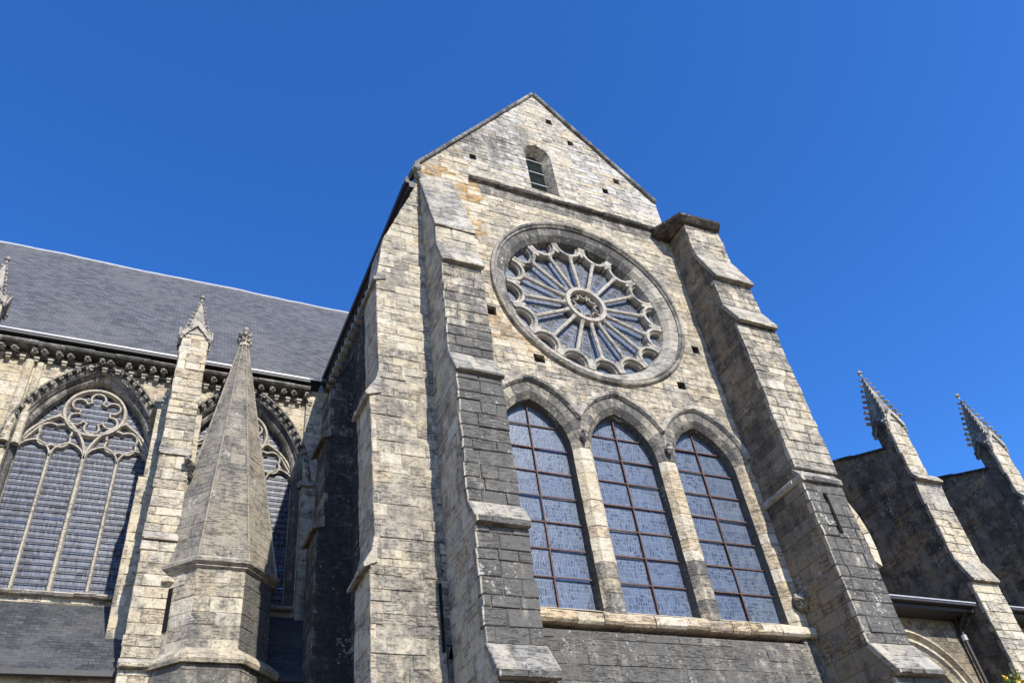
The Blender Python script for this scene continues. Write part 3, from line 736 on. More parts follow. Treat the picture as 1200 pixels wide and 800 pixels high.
# ---- buttress B: projects west from the corner, front flush with the facade
def tB(P): z = P.z; return ((.34, -.1) if z > 13.5 else (.50, .3) if z > 9.3 else (.60, .25))
Bx = 5.42
mb = MB(); sb = MB()
Bl = [(20.0, 5.42), (17.15, 4.33), (15.72, 4.14), (12.90, 4.17), (12.25, 3.98), (8.98, 4.05), (8.55, 3.96), (0, 3.92)]
for k in range(len(Bl) - 1):
    (z1, xa), (z0, xb) = Bl[k], Bl[k + 1]
    m = (xb - xa) / (z0 - z1)                         # x = xa + m (z - z1); keep x >= that
    cl = [(-1, m, m * z1 - xa)]
    wallface(mb, Vector((0, -.0, 0)), X_, -Y_, min(xa, xb) - .0, Bx, z0, z1, tB, .235, .48, 61 + k, clips=cl, prot=.016, jit=.008)
    # west face of the buttress
    L = hypot(xb - xa, z1 - z0); Vs = Vector(((xa - xb) / L, 0, (z1 - z0) / L)); Nn = (-Y_).cross(Vs)
    wallface(sb, Vector((xb, 0, z0)), -Y_, Nn, -.95, .0, 0, L, flat_tone(.3, .2), .26, .5, 71 + k, V=Vs, t=.1)
b_ = mb.build('buttress', ('stone', 'mortar'), TR); sb.build('side_wall', ('stone', 'mortar'), b_)
def slabside(name, x_in, x_out, z_lo, z_hi, y0, y1, parent, seed, m='carved'):
    mb = MB(); r = random.Random(seed); us = splits(y0, y1, .5, r)
    for a, b in zip(us[:-1], us[1:]):
        c = (r.random(), r.random(), r.uniform(.2, .5), 0); j = lambda s=.012: r.uniform(-s, s)
        prof = [(x_in, z_hi), (x_out, z_lo + .07), (x_out + .015, z_lo), (x_in + .02, z_lo + .12)]
        A = [Vector((x + j(), a + .004, z + j())) for x, z in prof]; B = [Vector((x + j(), b - .004, z + j())) for x, z in prof]
        for q in range(4): mb.face((A[q], A[(q + 1) % 4], B[(q + 1) % 4], B[q]), c)
        mb.face(A[::-1], c); mb.face(B, c)
    mb.build(name, m, parent)
slabside('weathering', 4.19, 3.86, 12.18, 12.75, -.05, 1.0, b_, 3)
slabside('weathering', 4.07, 3.82, 8.35, 8.85, -.05, 1.05, b_, 4)
slabside('weathering', 4.36, 4.06, 15.62, 16.1, -.05, 1.0, b_, 5)
mb = MB(); box(mb, 4.2, 5.42, .93, .95, 0, 15.7); mb.build('rear_wall', 'dark_mortar', b_)
mb = MB(); box(mb, 5.22, 5.27, -.03, -.005, 6.9, 8.15); mb.build('drain_slot', 'void', TR)
# west wall of the transept with its second buttress
mb = MB(); plainwall(mb, Vector((5.35, 0, 0)), -Y_, -X_, -9.3, -.9, 0, 19.75, .95, .0, 52, .3, .6); mb.build('side_wall', ('dark_stone', 'dark_mortar'), TR)  # wall coloured near black to paint in the shade of the recess
mb = MB(); Yb = 6.2
for x, z0, z1, so in ((4.68, 15.6, 18.7, .8), (4.58, 12.7, 15.6, .95), (4.42, 0, 12.7, 1.1)):  # tones raised so the recess shade is in the buttress colour too
    plainwall(mb, Vector((0, Yb, 0)), X_, -Y_, x, 5.4, z0, z1, so, 0, 53, clips=[(-2.0, 1, 17.3 - 2.0 * 4.68)])
    plainwall(mb, Vector((x, 0, 0)), -Y_, -X_, -Yb - 1.1, -Yb, z0, min(z1, 17.3), .6, 0, 56)
mb.face([(4.66, Yb - .02, 17.26), (5.38, Yb - .02, 18.7), (5.38, Yb + 1.1, 18.7), (4.66, Yb + 1.1, 17.26)], (.4, .5, .6, 0), 1)
b2 = mb.build('buttress', ('dark_stone', 'dark_mortar'), TR)
slabside('weathering', 4.70, 4.42, 15.4, 15.85, Yb - .05, Yb + 1.15, b2, 13, 'dark_stone'); slabside('weathering', 4.60, 4.28, 12.5, 12.95, Yb - .05, Yb + 1.15, b2, 14, 'dark_stone')
# roof of the transept with its west eave
mb = MB()
for (xa, za, xb, zb_) in ((5.08, 19.93, 9.88, 26.6), (9.88, 26.6, 14.7, 20.2)):
    L = hypot(xb - xa, zb_ - za); P = [Vector((xa, .35, za)), Vector((xb, .35, zb_)), Vector((xb, 14.5, zb_)), Vector((xa, 14.5, za))]
    mb.face(P[::-1] if xa < 9 else P[::-1], uv=[(14.5, 0), (14.5, L), (0, L), (0, 0)])
tr_roof = mb.build('roof', 'slate', TR)
mb = MB(); box(mb, 5.02, 5.12, .02, 9.25, 19.78, 19.96); box(mb, 5.12, 5.4, .02, 9.25, 19.62, 19.86); mb.build('gutter', 'pipe', TR)
for k in range(22):
    mb = MB(); y = 1.1 + k * .38; box(mb, 5.14, 5.36, y, y + .16, 19.36, 19.61); mb.build('corbel', 'carved', TR)
mb = MB(); lump(mb, (5.30, -.14, 20.30), (.14, .16, .18), 2, (.5, .5, .55, 0), 8, 6, .25); lump(mb, (5.36, -.1, 20.05), (.10, .14, .16), 12, (.5, .5, .7, 0), 8, 6, .25); mb.build('kneeler', 'carved', TR)
mb = MB(); tube(mb, (5.04, .20, 19.93), (5.08, .02, 20.02), .05, .04, 8); mb.build('gutter_end', 'zinc', TR)

# ================================================================== NAVE
NV = thing('church_nave', 'long nave wall under a steep grey slate roof, with traceried windows', 'church nave')
NY = 9.2; NWIN = (-1.6, 2.62)
NA, NZS, NH, NZB = 1.76, 15.75, 2.95, 11.72
def tN(P):
    s = .22
    if P.z > 18.6: s = .45
    return (s + (.2 if P.x > -.3 and P.x < .6 and P.z > 17 else 0), .15)
mb = MB()
wallface(mb, Vector((0, NY, 0)), X_, -Y_, -16, 5.4, 9, 19.3, tN, .27, .5, 91,
         holes=[Arch(c, NZS, NA, NH, .12, NZB - .05) for c in NWIN] + [(c - NA - .12, c + NA + .12, NZB - .10, NZB) for c in NWIN] + [(-2.05, -1.75, 19.05, 19.25)])
mb.build('wall', ('stone', 'mortar'), NV)
# thin wall shafts rising from the buttress tops and the corner strip
mb = MB(); rr = random.Random(5)
for k in range(8): tube(mb, (-3.62, NY - .06, 15.9 + k * .36), (-3.62, NY - .06, 16.25 + k * .36), .13, .13, 10, (rr.random(), .4, .2, .1))
for k in range(8): tube(mb, (-3.34, NY - .0, 15.9 + k * .36), (-3.34, NY - .0, 16.25 + k * .36), .11, .11, 8, (rr.random(), .4, .35, .1))
mb.build('wall_shaft', 'stone', NV)
mb = MB(); plainwall(mb, Vector((0, NY - .12, 0)), X_, -Y_, 4.56, 5.4, 9, 19.35, .3, .0, 93, .28, .5); plainwall(mb, Vector((4.56, 0, 0)), -Y_, -X_, -9.2, -9.08, 9, 19.35, .3, 0, 94)
mb.build('corner_pilaster', ('stone', 'mortar'), NV)
def cusp_head(mb, cx, zs, a, h, wd, yf, yb, c): path_sweep(mb, pointed(cx, zs, a, h, 10), wd, yf, yb, c)
for wi, c in enumerate(NWIN):
    yf, yb = NY + .32, NY + .52; tc = (.6, .4, .12, 0); mb = MB()
    apex = NZS + NH
    for dx in (-.88, 0, .88):
        ww = .075 if dx == 0 else .055
        path_sweep(mb, [(c + dx, NZB - .02), (c + dx, NZS + .1)], ww, yf - (.06 if dx == 0 else 0), yb, tc)
    path_sweep(mb, [(c - NA + .02, NZB - .02), (c - NA + .02, NZS)], .06, yf, yb, tc); path_sweep(mb, [(c + NA - .02, NZB - .02), (c + NA - .02, NZS)], .06, yf, yb, tc)
    for dx in (-1.32, -.44, .44, 1.32):               # light heads
        cusp_head(mb, c + dx, NZS + .1, .44, .52, .045, yf, yb, tc)
    for sg in (-1, 1):                                 # sub arches and quatrefoils
        path_sweep(mb, pointed(c + sg * .88, NZS + .05, .88, 1.45, 14), .06, yf - .03, yb, tc)
        qx, qz = c + sg * .88, 16.60; pts = []
        for k in range(4):
            t = pi * .25 + pi * .5 * k; ox, oz = qx + .24 * cos(t), qz + .20 * sin(t)
            pts += arc(ox, oz, .25, t - 1.45, t + 1.45, 9)
        path_sweep(mb, pts, .05, yf + .02, yb, tc, True)
    path_sweep(mb, arc(c, 17.52, .82, 0, 2 * pi, 40)[:-1], .07, yf - .04, yb, tc, True)
    pts = []
    for k in range(6):
        t = pi / 6 + pi / 3 * k; pts += arc(c + .53 * cos(t), 17.52 + .53 * sin(t), .20, t - 2.35, t + 2.35, 10)
    path_sweep(mb, pts, .045, yf + .02, yb, tc, True)
    for sg in (-1, 1):                                 # daggers beside the big circle
        path_sweep(mb, [(c + sg * 1.62, 16.3), (c + sg * 1.22, 17.0), (c + sg * .86, 17.35)], .045, yf, yb, tc)
    win = mb.build('window', 'carved', NV)
    mb = MB(); arch_sweep(mb, c, NZS, NA, NH, 16, [(.14, -.03 + NY), (.10, NY + .0), (.07, NY + .10), (.0, NY + .14), (-.05, NY + .22), (-.06, NY + .56)], NZB - .02, (.5, .5, .74, 0), .15, 5 + wi, 2)
    mb.build('surround', 'carved', win)
    mb = MB(); arch_sweep(mb, c, NZS, NA, NH, 16, [(.13, NY + .01), (.13, NY - .06), (.17, NY - .1), (.20, NY - .02), (.33, NY - .05), (.37, NY - .19), (.42, NY - .19), (.43, NY + .01)], None, (.5, .5, .85, 0), .15, 8 + wi, 2)
    hood = mb.build('hood_mould', 'carved', win)
    mb = MB(); inner = pointed(c, NZS, NA, NH, 15, .22); outp = pointed(c, NZS, NA, NH, 15, .36); rr = random.Random(wi)
    for k in range(1, len(inner) - 1):                 # leaf blocks in the hollow of the hood
        A, B = Vector((inner[k][0], 0, inner[k][1])), Vector((outp[k][0], 0, outp[k][1])); t = Vector((inner[k + 1][0] - inner[k - 1][0], 0, inner[k + 1][1] - inner[k - 1][1])).normalized() * .05
        q = [A - t + Y_ * (NY - .04), A + t + Y_ * (NY - .04), B + t * 1.2 + Y_ * (NY - .22), B - t * 1.2 + Y_ * (NY - .22)]
        q2 = [p + Y_ * .14 for p in q]; cc = (rr.random(), rr.random(), rr.uniform(.1, .6), 0)
        mb.face(q[::-1], cc)
        for e in range(4): mb.face((q[e], q[(e + 1) % 4], q2[(e + 1) % 4], q2[e]), cc)
        for e in (-.045, .05): lump(mb, (A + B) / 2 + t * (e * 16) + Y_ * (NY - .18), (.035, .04, .035), k, cc, 6, 4, .2)
    mb.build('leaf_carving', 'carved', hood)
    if wi == 1:
        mb = MB(); box(mb, c + NA + .08, c + NA + .5, NY - .2, NY + .05, NZS - .18, NZS - .02); lump(mb, (c + NA + .1, NY - .12, NZS - .15), (.1, .12, .1), 4, (.5, .5, .5, 0)); mb.build('label_stop', 'carved', win)
    mb = MB()
    gp = [(c - NA, NZB)] + pointed(c, NZS, NA, NH, 14) + [(c + NA, NZB)]
    zz = NZB; rr = random.Random(wi + 3)
    R_ = (NA * NA + NH * NH) / (2 * NA)
    def hwid(z): return NA if z <= NZS else max(0.01, sqrt(max(0, R_ * R_ - (z - NZS) ** 2)) - (R_ - NA))
    while zz < NZS + NH - .05:
        z2 = min(zz + .19, NZS + NH - .01); e = [rr.uniform(-.01, .01) for _ in range(2)]
        for xa, xb in ((-NA, -.88), (-.88, 0), (0, .88), (.88, NA)):
            wA, wB = hwid(zz), hwid(z2)
            cl_ = lambda x, w_: max(-w_, min(w_, x))
            ty = rr.uniform(-.012, .012); P = [(cl_(xa, wA), zz), (cl_(xb, wA), zz), (cl_(xb, wB), z2), (cl_(xa, wB), z2)]
            if abs(P[0][0] - P[1][0]) < .01: continue
            mb.face([Vector((c + x, NY + .46 + ty * (1 if q in (1, 2) else 0), z)) for q, (x, z) in enumerate(P)])
        zz = z2
    mb.build('glass', 'nave_glass', win)
    mb = MB(); zz = NZB + .19
    while zz < NZS + NH - .2:
        hw = hwid(zz); box(mb, c - hw, c + hw, NY + .40, NY + .425, zz - .009, zz + .009); zz += .19
    mb.build('glazing_bar', 'iron', win)
    mb = MB(); ragged_slab(mb, c - NA - .1, c + NA + .1, -.35, .20, NZB - .14, NZB - .0, (.3, 0), 30 + wi, .6, .03, O=Vector((0, NY, 0))); mb.build('sill', 'carved', win)
# gutter, cornice, corbels
mb = MB(); box(mb, -16, 4.55, 8.60, 9.2, 19.33, 19.43); g_ = mb.build('gutter', 'pipe', NV)
mb = MB(); box(mb, -16, 4.5, 8.575, 8.61, 19.42, 19.475)
P = [Vector((4.5, 8.575, 19.42)), Vector((5.08, 9.0, 19.80))]
mb.face([P[0], P[1], P[1] + Z * .06, P[0] + Z * .06]); mb.build('gutter_edge', 'zinc', g_)
mb = MB(); ragged_slab(mb, -16, 4.6, -.05, .5, 19.12, 19.30, (.8, .2), 61, .8, .02, O=Vector((0, NY, 0)))
ragged_slab(mb, -16, 4.6, -.05, .16, 18.84, 18.93, (.8, .1), 62, .8, .0, O=Vector((0, NY, 0))); mb.build('cornice', 'carved', NV)
x = -9.2; k = 0; cbase = None; dbase = None
while x < 4.5:
    if cbase is None:
        mb = MB(); cc = (.6, .4, .45, 0)
        lump(mb, (0, -.33, .02), (.085, .09, .045), 1, cc, 7, 5, .35); lump(mb, (-.06, -.30, -.05), (.05, .07, .04), 3, cc, 6, 4, .35); lump(mb, (.07, -.29, -.04), (.05, .07, .045), 2, cc, 6, 4, .35); box(mb, -.05, .05, -.3, 0, -.07, .08, cc)
        cbase = mb.build('leaf_corbel', 'carved', NV)
        mb = MB(); box(mb, -.075, .075, -.21, 0, -.04, .03, (.6, .4, .45, 0)); box(mb, -.06, .06, -.17, 0, -.11, -.05, (.6, .4, .2, 0)); dbase = mb.build('corbel_block', 'carved', NV)
        a, b = cbase, dbase
    else:
        a, b = cbase.copy(), dbase.copy(); COL.objects.link(a); COL.objects.link(b)
    a.location = (x, NY, 19.02); a.rotation_euler = (0, 0, random.Random(k).uniform(-.3, .3)); a.scale = (1, 1, random.Random(k).uniform(.8, 1.3)); b.location = (x + .18, NY, 18.84); a.parent = b.parent = NV
    x += .37; k += 1
# main roof
mb = MB(); A, B, C_, D_ = Vector((-16, 8.62, 19.45)), Vector((9, 8.62, 19.45)), Vector((9, 14, 28.15)), Vector((-16, 14, 28.15)); L = (C_ - B).length
rr = random.Random(12); NX_, NZ_ = 50, 12; gr = {}
for i in range(NX_ + 1):
    for j in range(NZ_ + 1):
        p = A.lerp(B, i / NX_).lerp(D_.lerp(C_, i / NX_), j / NZ_); gr[i, j] = p + Vector((0, 0, (rr.uniform(-.02, .02) + .018 * sin(i * .5 + j * .2)) * (0 < j)))
for i in range(NX_):
    for j in range(NZ_): mb.face((gr[i, j], gr[i + 1, j], gr[i + 1, j + 1], gr[i, j + 1]), uv=[(25 * a_ / NX_, L * b_ / NZ_) for a_, b_ in ((i, j), (i + 1, j), (i + 1, j + 1), (i, j + 1))])
ridge = [gr[i, NZ_] for i in range(NX_ + 1)]
mb.face([Vector((-16, 14, 28.15)), Vector((9, 14, 28.15)), Vector((9, 19.4, 19.45)), Vector((-16, 19.4, 19.45))], uv=[(0, 0), (25, 0), (25, L), (0, L)])
rf = mb.build('roof', 'slate', NV)
mb = MB()
for i in range(NX_): tube(mb, ridge[i], ridge[i + 1] + Vector((.02, 0, .008)), .075, .07, 8)
mb.build('ridge_cap', 'zinc', rf)
# aisle roof below the windows, and its eave
mb = MB(); A, B, C_, D_ = Vector((-16, 6.95, 8.98)), Vector((5.4, 6.95, 8.98)), Vector((5.4, 9.18, 11.42)), Vector((-16, 9.18, 11.42)); L = (C_ - B).length
mb.face((A, B, C_, D_), uv=[(0, 0), (21.4, 0), (21.4, L), (0, L)]); mb.build('aisle_roof', 'old_slate', NV)
mb = MB(); box(mb, -16, 5.4, 6.86, 7.0, 8.84, 8.96); mb.build('aisle_gutter', 'pipe', NV)
mb = MB(); plainwall(mb, Vector((0, 7.15, 0)), X_, -Y_, -16, 5.4, 0, 8.9, .5, .1, 97, .3, .6); mb.build('aisle_wall', ('stone', 'mortar'), NV)

# ================================================================== pinnacled buttresses
def pinnacle(parent, cx, cy, z0, hw, hs, seed, crk=8, so=.35, big=1.0):
    """square spire with crockets, finial and four gablets; z0 = base of spire."""
    mb = MB(); tip = Vector((cx, cy, z0 + hs)); cor = [Vector((cx + sx * hw, cy + sy * hw, z0)) for sx, sy in ((-1, -1), (1, -1), (1, 1), (-1, 1))]
    t2 = [tip + (c_ - tip) * .06 for c_ in cor]
    for k in range(4): mb.face((cor[k], cor[(k + 1) % 4], t2[(k + 1) % 4], t2[k]), (.6, .4, so, 0))
    pin = mb.build('pinnacle', 'carved', parent)
    base = None; r = random.Random(seed)
    for k in range(4):
        for j in range(1, crk + 1):
            f = j / (crk + 1.0); P = cor[k] + (tip - cor[k]) * f; out = (cor[k] - Vector((cx, cy, z0))).normalized()
            if base is None:
                m2 = MB(); lump(m2, (.045, 0, .02), (.075, .045, .055), 1, (.6, .4, so, 0), 6, 4, .3); pass
                base = m2.build('crocket', 'carved', pin); o = base
            else: o = base.copy(); COL.objects.link(o); o.parent = pin
            o.location = P; o.rotation_euler = (0, 0, atan2(out.y, out.x)); o.scale = (big * (1.05 - .5 * f),) * 3
    m2 = MB(); tube(m2, tip - Z * .05, tip + Z * .08, .03, .04, 6); lump(m2, tip + Z * .12, (.085, .085, .06), 3, (.6, .4, .3, 0), 8, 5, .25); lump(m2, tip + Z * .2, (.045, .045, .06), 4, (.6, .4, .3, 0), 8, 5, .15)
    m2.build('finial', 'carved', pin)
    return pin
def gablet(parent, cx, yf, z0, hw, h, U=X_, N=-Y_, O=None, so=.1):
    """small gable with a trefoil hollow on one face. cx along U, yf along N from O."""
    O = O or Vector((0, 0, 0)); mb = MB()
    q = lambda u, z, d: O + U * u + N * d + Z * z
    out = [(cx - hw - .05, z0 - .03), (cx - hw - .05, z0 + .08), (cx, z0 + h), (cx + hw + .05, z0 + .08), (cx + hw + .05, z0 - .03)]
    inn = [(cx - hw + .06, z0 - .03), (cx - hw + .06, z0 + .02), (cx, z0 + h - .20), (cx + hw - .06, z0 + .02), (cx + hw - .06, z0 - .03)]
    c = (.7, .4, so, 0)
    for k in range(4):
        a, b, e, f = out[k], out[k + 1], inn[k + 1], inn[k]
        mb.face([q(*p, yf + .1) for p in (a, f, e, b)], c); mb.face([q(*a, yf + .1), q(*b, yf + .1), q(*b, yf - .1), q(*a, yf - .1)], c); mb.face([q(*f, yf + .1), q(*e, yf + .1), q(*e, yf), q(*f, yf)], (.5, .4, .4, 0))
    mb.face([q(u, z, yf + .015) for u, z in inn], (.8, .3, so - .1, 0))
    for k in range(3):                                 # cusps
        t = (pi, pi / 2, 0)[k]; ox, oz = cx + .13 * cos(t), z0 + .06 + .12 * sin(t)
    go = mb.build('gablet', 'carved', parent)
    m2 = MB()
    for sgn in (-1, 1):
        for k in range(3): m2 = MB(); lump(m2, q(cx + sgn * (hw + .05) * (1 - k / 3.2), z0 + .12 + (h - .05) * k / 3.2, yf + .03), (.045, .045, .05), k + 5, (.6, .4, .5, 0), 6, 4, .3); m2.build('crocket', 'carved', go)
        m2 = MB(); lump(m2, q(cx + sgn * (hw + .03), z0 - .07, yf + .03), (.06, .07, .09), 15, (.6, .4, .6, 0), 6, 5, .3); m2.build('crocket', 'carved', go)
    return go
# ---- C, between the two nave windows
CB = thing('pinnacled_buttress', 'sunlit stone buttress with crocketed pinnacle behind the pointed turret roof', 'buttress', group='pinnacled buttresses along the nave')
profC = [(19.05, -.0), (14.95, .04), (14.68, .22), (14.62, .22), (14.62, .14), (12.35, .2), (12.08, .42), (12.02, .42), (12.02, .34), (9.15, .38), (8.98, .60), (8.88, .60), (8.88, .45), (0, .48)]
buttress('shaft', CB, Vector((.33, 6.98, 0)), X_, -Y_, .76, profC, .5, flat_tone(.32, .15), flat_tone(.4, .1), .29, .42, 101, weather_tone=flat_tone(.3))
mb = MB(); box(mb, .34, 1.08, 7.45, 7.48, 14, 19.0); mb.build('shaft_back', 'stone', CB)
gablet(CB, .71, 0, 18.95, .37, .62, O=Vector((0, 6.98, 0))); gablet(CB, 0, 0, 18.95, .25, .55, U=-Y_, N=-X_, O=Vector((.33, 7.23, 0))); gablet(CB, 0, 0, 18.95, .25, .55, U=Y_, N=X_, O=Vector((1.09, 7.23, 0)))
pinnacle(CB, .71, 7.23, 19.05, .30, 1.68, 5, 8)
mb = MB()                                              # smooth new stone quoin on the upper shaft
for k in range(4): prism(mb, Vector((.34, 6.975, 0)), X_, Z, -Y_, [(.0, 17.2 + .42 * k), (.2, 17.2 + .42 * k), (.2, 17.6 + .42 * k), (0, 17.6 + .42 * k)], .02, .05, (1, .1, -.5, 0), .01, .001)
prism(mb, Vector((.34, 6.975, 0)), X_, Z, -Y_, [(.2, 18.42), (.7, 18.42), (.7, 18.85), (.2, 18.85)], .02, .05, (1, .1, -.5, 0), .01, .001)
mb.build('new_stones', 'stone', CB)
mb = MB()                                              # rear wall between shaft and nave
wallface(mb, Vector((0, 8.0, 0)), X_, -Y_, .06, 1.3, 14.6, 16.9, flat_tone(.3), .29, .4, 111); wallface(mb, Vector((0, 8.0, 0)), X_, -Y_, -.06, 1.3, 0, 14.6, flat_tone(.2), .29, .3, 112, jit=.012, prot=.02)
for x, z0, z1 in ((.06, 14.6, 16.9), (-.06, 0, 14.6)): wallface(mb, Vector((x, 0, 0)), -Y_, -X_, -9.2, -8.0, z0, z1, flat_tone(.5), .29, .4, 113)
for z0, z1 in ((0, 16.9),): wallface(mb, Vector((1.3, 0, 0)), Y_, X_, 8.0, 9.2, z0, z1, flat_tone(.4), .29, .4, 114)
wallface(mb, Vector((.33, 0, 0)), -Y_, -X_, -8.0, -7.4, 0, 14.9, flat_tone(.4), .29, .4, 115); wallface(mb, Vector((1.09, 0, 0)), Y_, X_, 7.4, 8.0, 0, 14.9, flat_tone(.4), .29, .4, 116)
mb.face([(-.06, 8, 16.9), (1.3, 8, 16.9), (1.3, 9.2, 17.1), (-.06, 9.2, 17.1)], (.5, .5, .3, 0)); mb.face([(.33, 6.9, 14.9), (1.09, 6.9, 14.9), (1.09, 8.0, 15.1), (.33, 8.0, 15.1)], (.5, .5, .3, 0)); mb.face([(-.06, 8, 14.6), (-.06, 9.2, 14.6), (.1, 9.2, 14.7), (.1, 8, 14.7)], (.5, .5, .3, 0))
mb.build('rear_wall', ('stone', 'mortar'), CB)
mb = MB(); lump(mb, (1.12, 6.85, 14.35), (.14, .22, .13), 5, (.4, .5, .6, 0), 8, 6, .3); lump(mb, (1.02, 6.62, 14.42), (.09, .12, .09), 6, (.4, .5, .4, 0), 8, 6, .3); lump(mb, (1.16, 6.9, 14.1), (.1, .16, .09), 7, (.4, .5, .7, 0), 8, 6, .3); mb.build('gargoyle', 'carved', CB)
C2 = copy_tree(CB); C2.location = (-5.45, 0, 0); C2['label'] = 'crocketed pinnacle cut off by the left edge of the photo'

# ---- D: octagonal stair turret with stone spire
DT = thing('stair_turret', 'octagonal stone turret with tall pointed stone roof and leafy finial', 'turret')
DX, DY = 2.17, 7.44
def octa(ap, z): R = ap / cos(pi / 8); return [Vector((DX + R * cos(-pi / 2 - pi / 8 + pi / 4 * k), DY + R * sin(-pi / 2 - pi / 8 + pi / 4 * k), z)) for k in range(8)]
def facet_walls(mb, ap, z0, z1, tonef, seed, ch=.32, bl=.6, prot=.008):
    q = octa(ap, z0)
    for k in range(8):
        a, b = q[k], q[(k + 1) % 8]; U = (b - a).normalized(); N = U.cross(Z); L = (b - a).length
        wallface(mb, Vector((a.x, a.y, 0)), U, N, 0, L, z0, z1, tonef(k), ch, bl, seed, cz=None, gap=.004, prot=prot, jit=.003)
mb = MB(); facet_walls(mb, 1.34, 9.2, 11.22, lambda k: flat_tone(.45 if k in (7, 6) else .55 if k == 0 else .95, .1), 121)
body = mb.build('body', ('stone', 'mortar'), DT)
mb = MB(); facet_walls(mb, 1.50, 0, 9.0, lambda k: flat_tone(.8, 0), 122); mb.build('base', ('stone', 'mortar'), DT)
def octring(mb, prof, col, seed=0):
    rows = [octa(a, z) for a, z in prof]
    for i in range(len(rows) - 1):
        for k in range(8): mb.face((rows[i][k], rows[i][(k + 1) % 8], rows[i + 1][(k + 1) % 8], rows[i + 1][k]), col)
mb = MB(); octring(mb, [(1.50, 8.86), (1.60, 8.84), (1.64, 8.92), (1.62, 9.0), (1.36, 9.24)], (.5, .5, .3, .1))
mb.build('band_moulding', 'stone', DT)
mb = MB(); octring(mb, [(1.34, 11.14), (1.42, 11.18), (1.40, 11.22), (1.50, 11.27), (1.52, 11.34), (1.44, 11.42)], (.4, .5, .45, 0)); mb.build('eaves_moulding', 'carved', DT)
# spire
ZB, ZT, AB, AT = 11.40, 19.35, 1.42, .115
mb = MB(); lo8, hi8 = octa(AB, ZB), octa(AT, ZT)
for k in range(8):
    a, b, c_, d_ = lo8[k], lo8[(k + 1) % 8], hi8[(k + 1) % 8], hi8[k]
    U = (b - a).normalized(); mid0 = (a + b) / 2; mid1 = (c_ + d_) / 2; V = (mid1 - mid0).normalized(); N = U.cross(V); L = (mid1 - mid0).length; h0 = (b - a).length / 2; h1 = (c_ - d_).length / 2
    s = (h0 - h1) / L
    cz = courses(0, L, .38, 7)
    wallface(mb, mid0, U, N, -h0, h0, 0, L, flat_tone(.55 if k != 1 else .35, .15 if k == 1 else .05), .38, .55, 130 + k, V=V, cz=cz, clips=[(1, s, h0 - .002), (-1, s, h0 - .002)], gap=.002, prot=.003, cham=.006, jit=.002, plate=-.008)
spire = mb.build('spire', ('slab', 'slab'), DT)
for k in range(8):
    mb = MB(); tube(mb, lo8[k], hi8[k], .035, .025, 6, (.6, .4, .3, 0)); mb.build('rib', 'slab', spire)
mb = MB(); T = Vector((DX, DY, ZT))
tube(mb, T - Z * .05, T + Z * .06, .17, .17, 10); tube(mb, T, T + Z * .62, .09, .05, 8)
for z, rad in ((.18, .17), (.42, .16)):
    for k in range(6): t = 2 * pi * k / 6 + z; lump(mb, T + Vector((rad * cos(t), rad * sin(t), z)), (.075, .075, .085), k, (.5, .5, .4, 0), 7, 5, .25)
lump(mb, T + Z * .70, (.095, .095, .11), 7, (.5, .4, .2, 0), 9, 6, .05); mb.build('finial', 'carved', DT)
mb = MB(); q = octa(1.345, 0); a, b = q[7], q[0]; U = (b - a).normalized(); N = U.cross(Z); P0 = a + U * ((b - a).length * .34) + N * .012
mb.face([P0 + Z * 9.75, P0 + U * .13 + Z * 9.75, P0 + U * .13 + Z * 10.8, P0 + Z * 10.8]); mb.build('slit_window', 'void', DT)
mb = MB(); P1 = a + U * ((b - a).length * .30) + N * .02; lump(mb, P1 + Z * 10.98, (.16, .16, .12), 3, (.5, .5, .4, 0), 8, 5, .2); mb.build('corbel', 'stone', DT)

# ================================================================== CHOIR SIDE (right)
CH = thing('church_choir', 'low choir aisle wall in shadow with dark gutter and arched window', 'church choir')
mb = MB(); ACX, AZS, AA, AHH = 20.15, 7.0, 1.9, 2.0
wallface(mb, Vector((0, 2.95, 0)), X_, -Y_, 14.6, 44, 0, 9.95, flat_tone(.45, .25), .3, .55, 141, holes=[Arch(c_, AZS, AA, AHH, .1, 1.5) for c_ in (ACX, ACX + 5.15)])
mb.build('aisle_wall', ('dark_stone', 'dark_mortar'), CH)
for c_ in (ACX, ACX + 5.15):
    mb = MB(); arch_sweep(mb, c_, AZS, AA, AHH, 14, [(.34, 2.96), (.34, 2.80), (.26, 2.76), (.20, 2.9), (.12, 2.9), (.05, 2.86), (.0, 2.95), (-.14, 3.05), (-.16, 3.3)], 1.5, (.7, .4, .1, .1), .1, 7, 3)
    aw = mb.build('window', 'stone', CH)
    mb = MB(); fan(mb, [(c_ - AA, 1.5)] + [(c_ + AA, 1.5)] + pointed(c_, AZS, AA, AHH, 10)[::-1], 3.28); mb.build('glass', 'nave_glass', aw)
mb = MB(); box(mb, 15.0, 22.85, 2.08, 2.28, 9.86, 9.98); box(mb, 24.1, 28.0, 2.08, 2.28, 9.86, 9.98); box(mb, 15, 44, 2.28, 3.0, 9.75, 9.85); mb.build('gutter', 'pipe', CH)
mb = MB(); box(mb, 15.0, 22.85, 2.06, 2.08, 9.93, 9.965); box(mb, 24.1, 28, 2.06, 2.08, 9.93, 9.965); mb.build('gutter_edge', 'zinc', CH)
mb = MB(); A, B, C_, D_ = Vector((14.7, 2.25, 9.99)), Vector((44, 2.25, 9.99)), Vector((44, 9, 11.6)), Vector((14.7, 9, 11.6)); mb.face((A, B, C_, D_), uv=[(0, 0), (29, 0), (29, 7), (0, 7)]); mb.build('aisle_roof', 'slate', CH)
mb = MB(); plainwall(mb, Vector((0, 9, 0)), X_, -Y_, 14.6, 44, 9, 17.6, .5, .2, 142, .4, .9); mb.build('upper_wall', ('dark_stone', 'dark_mortar'), CH)
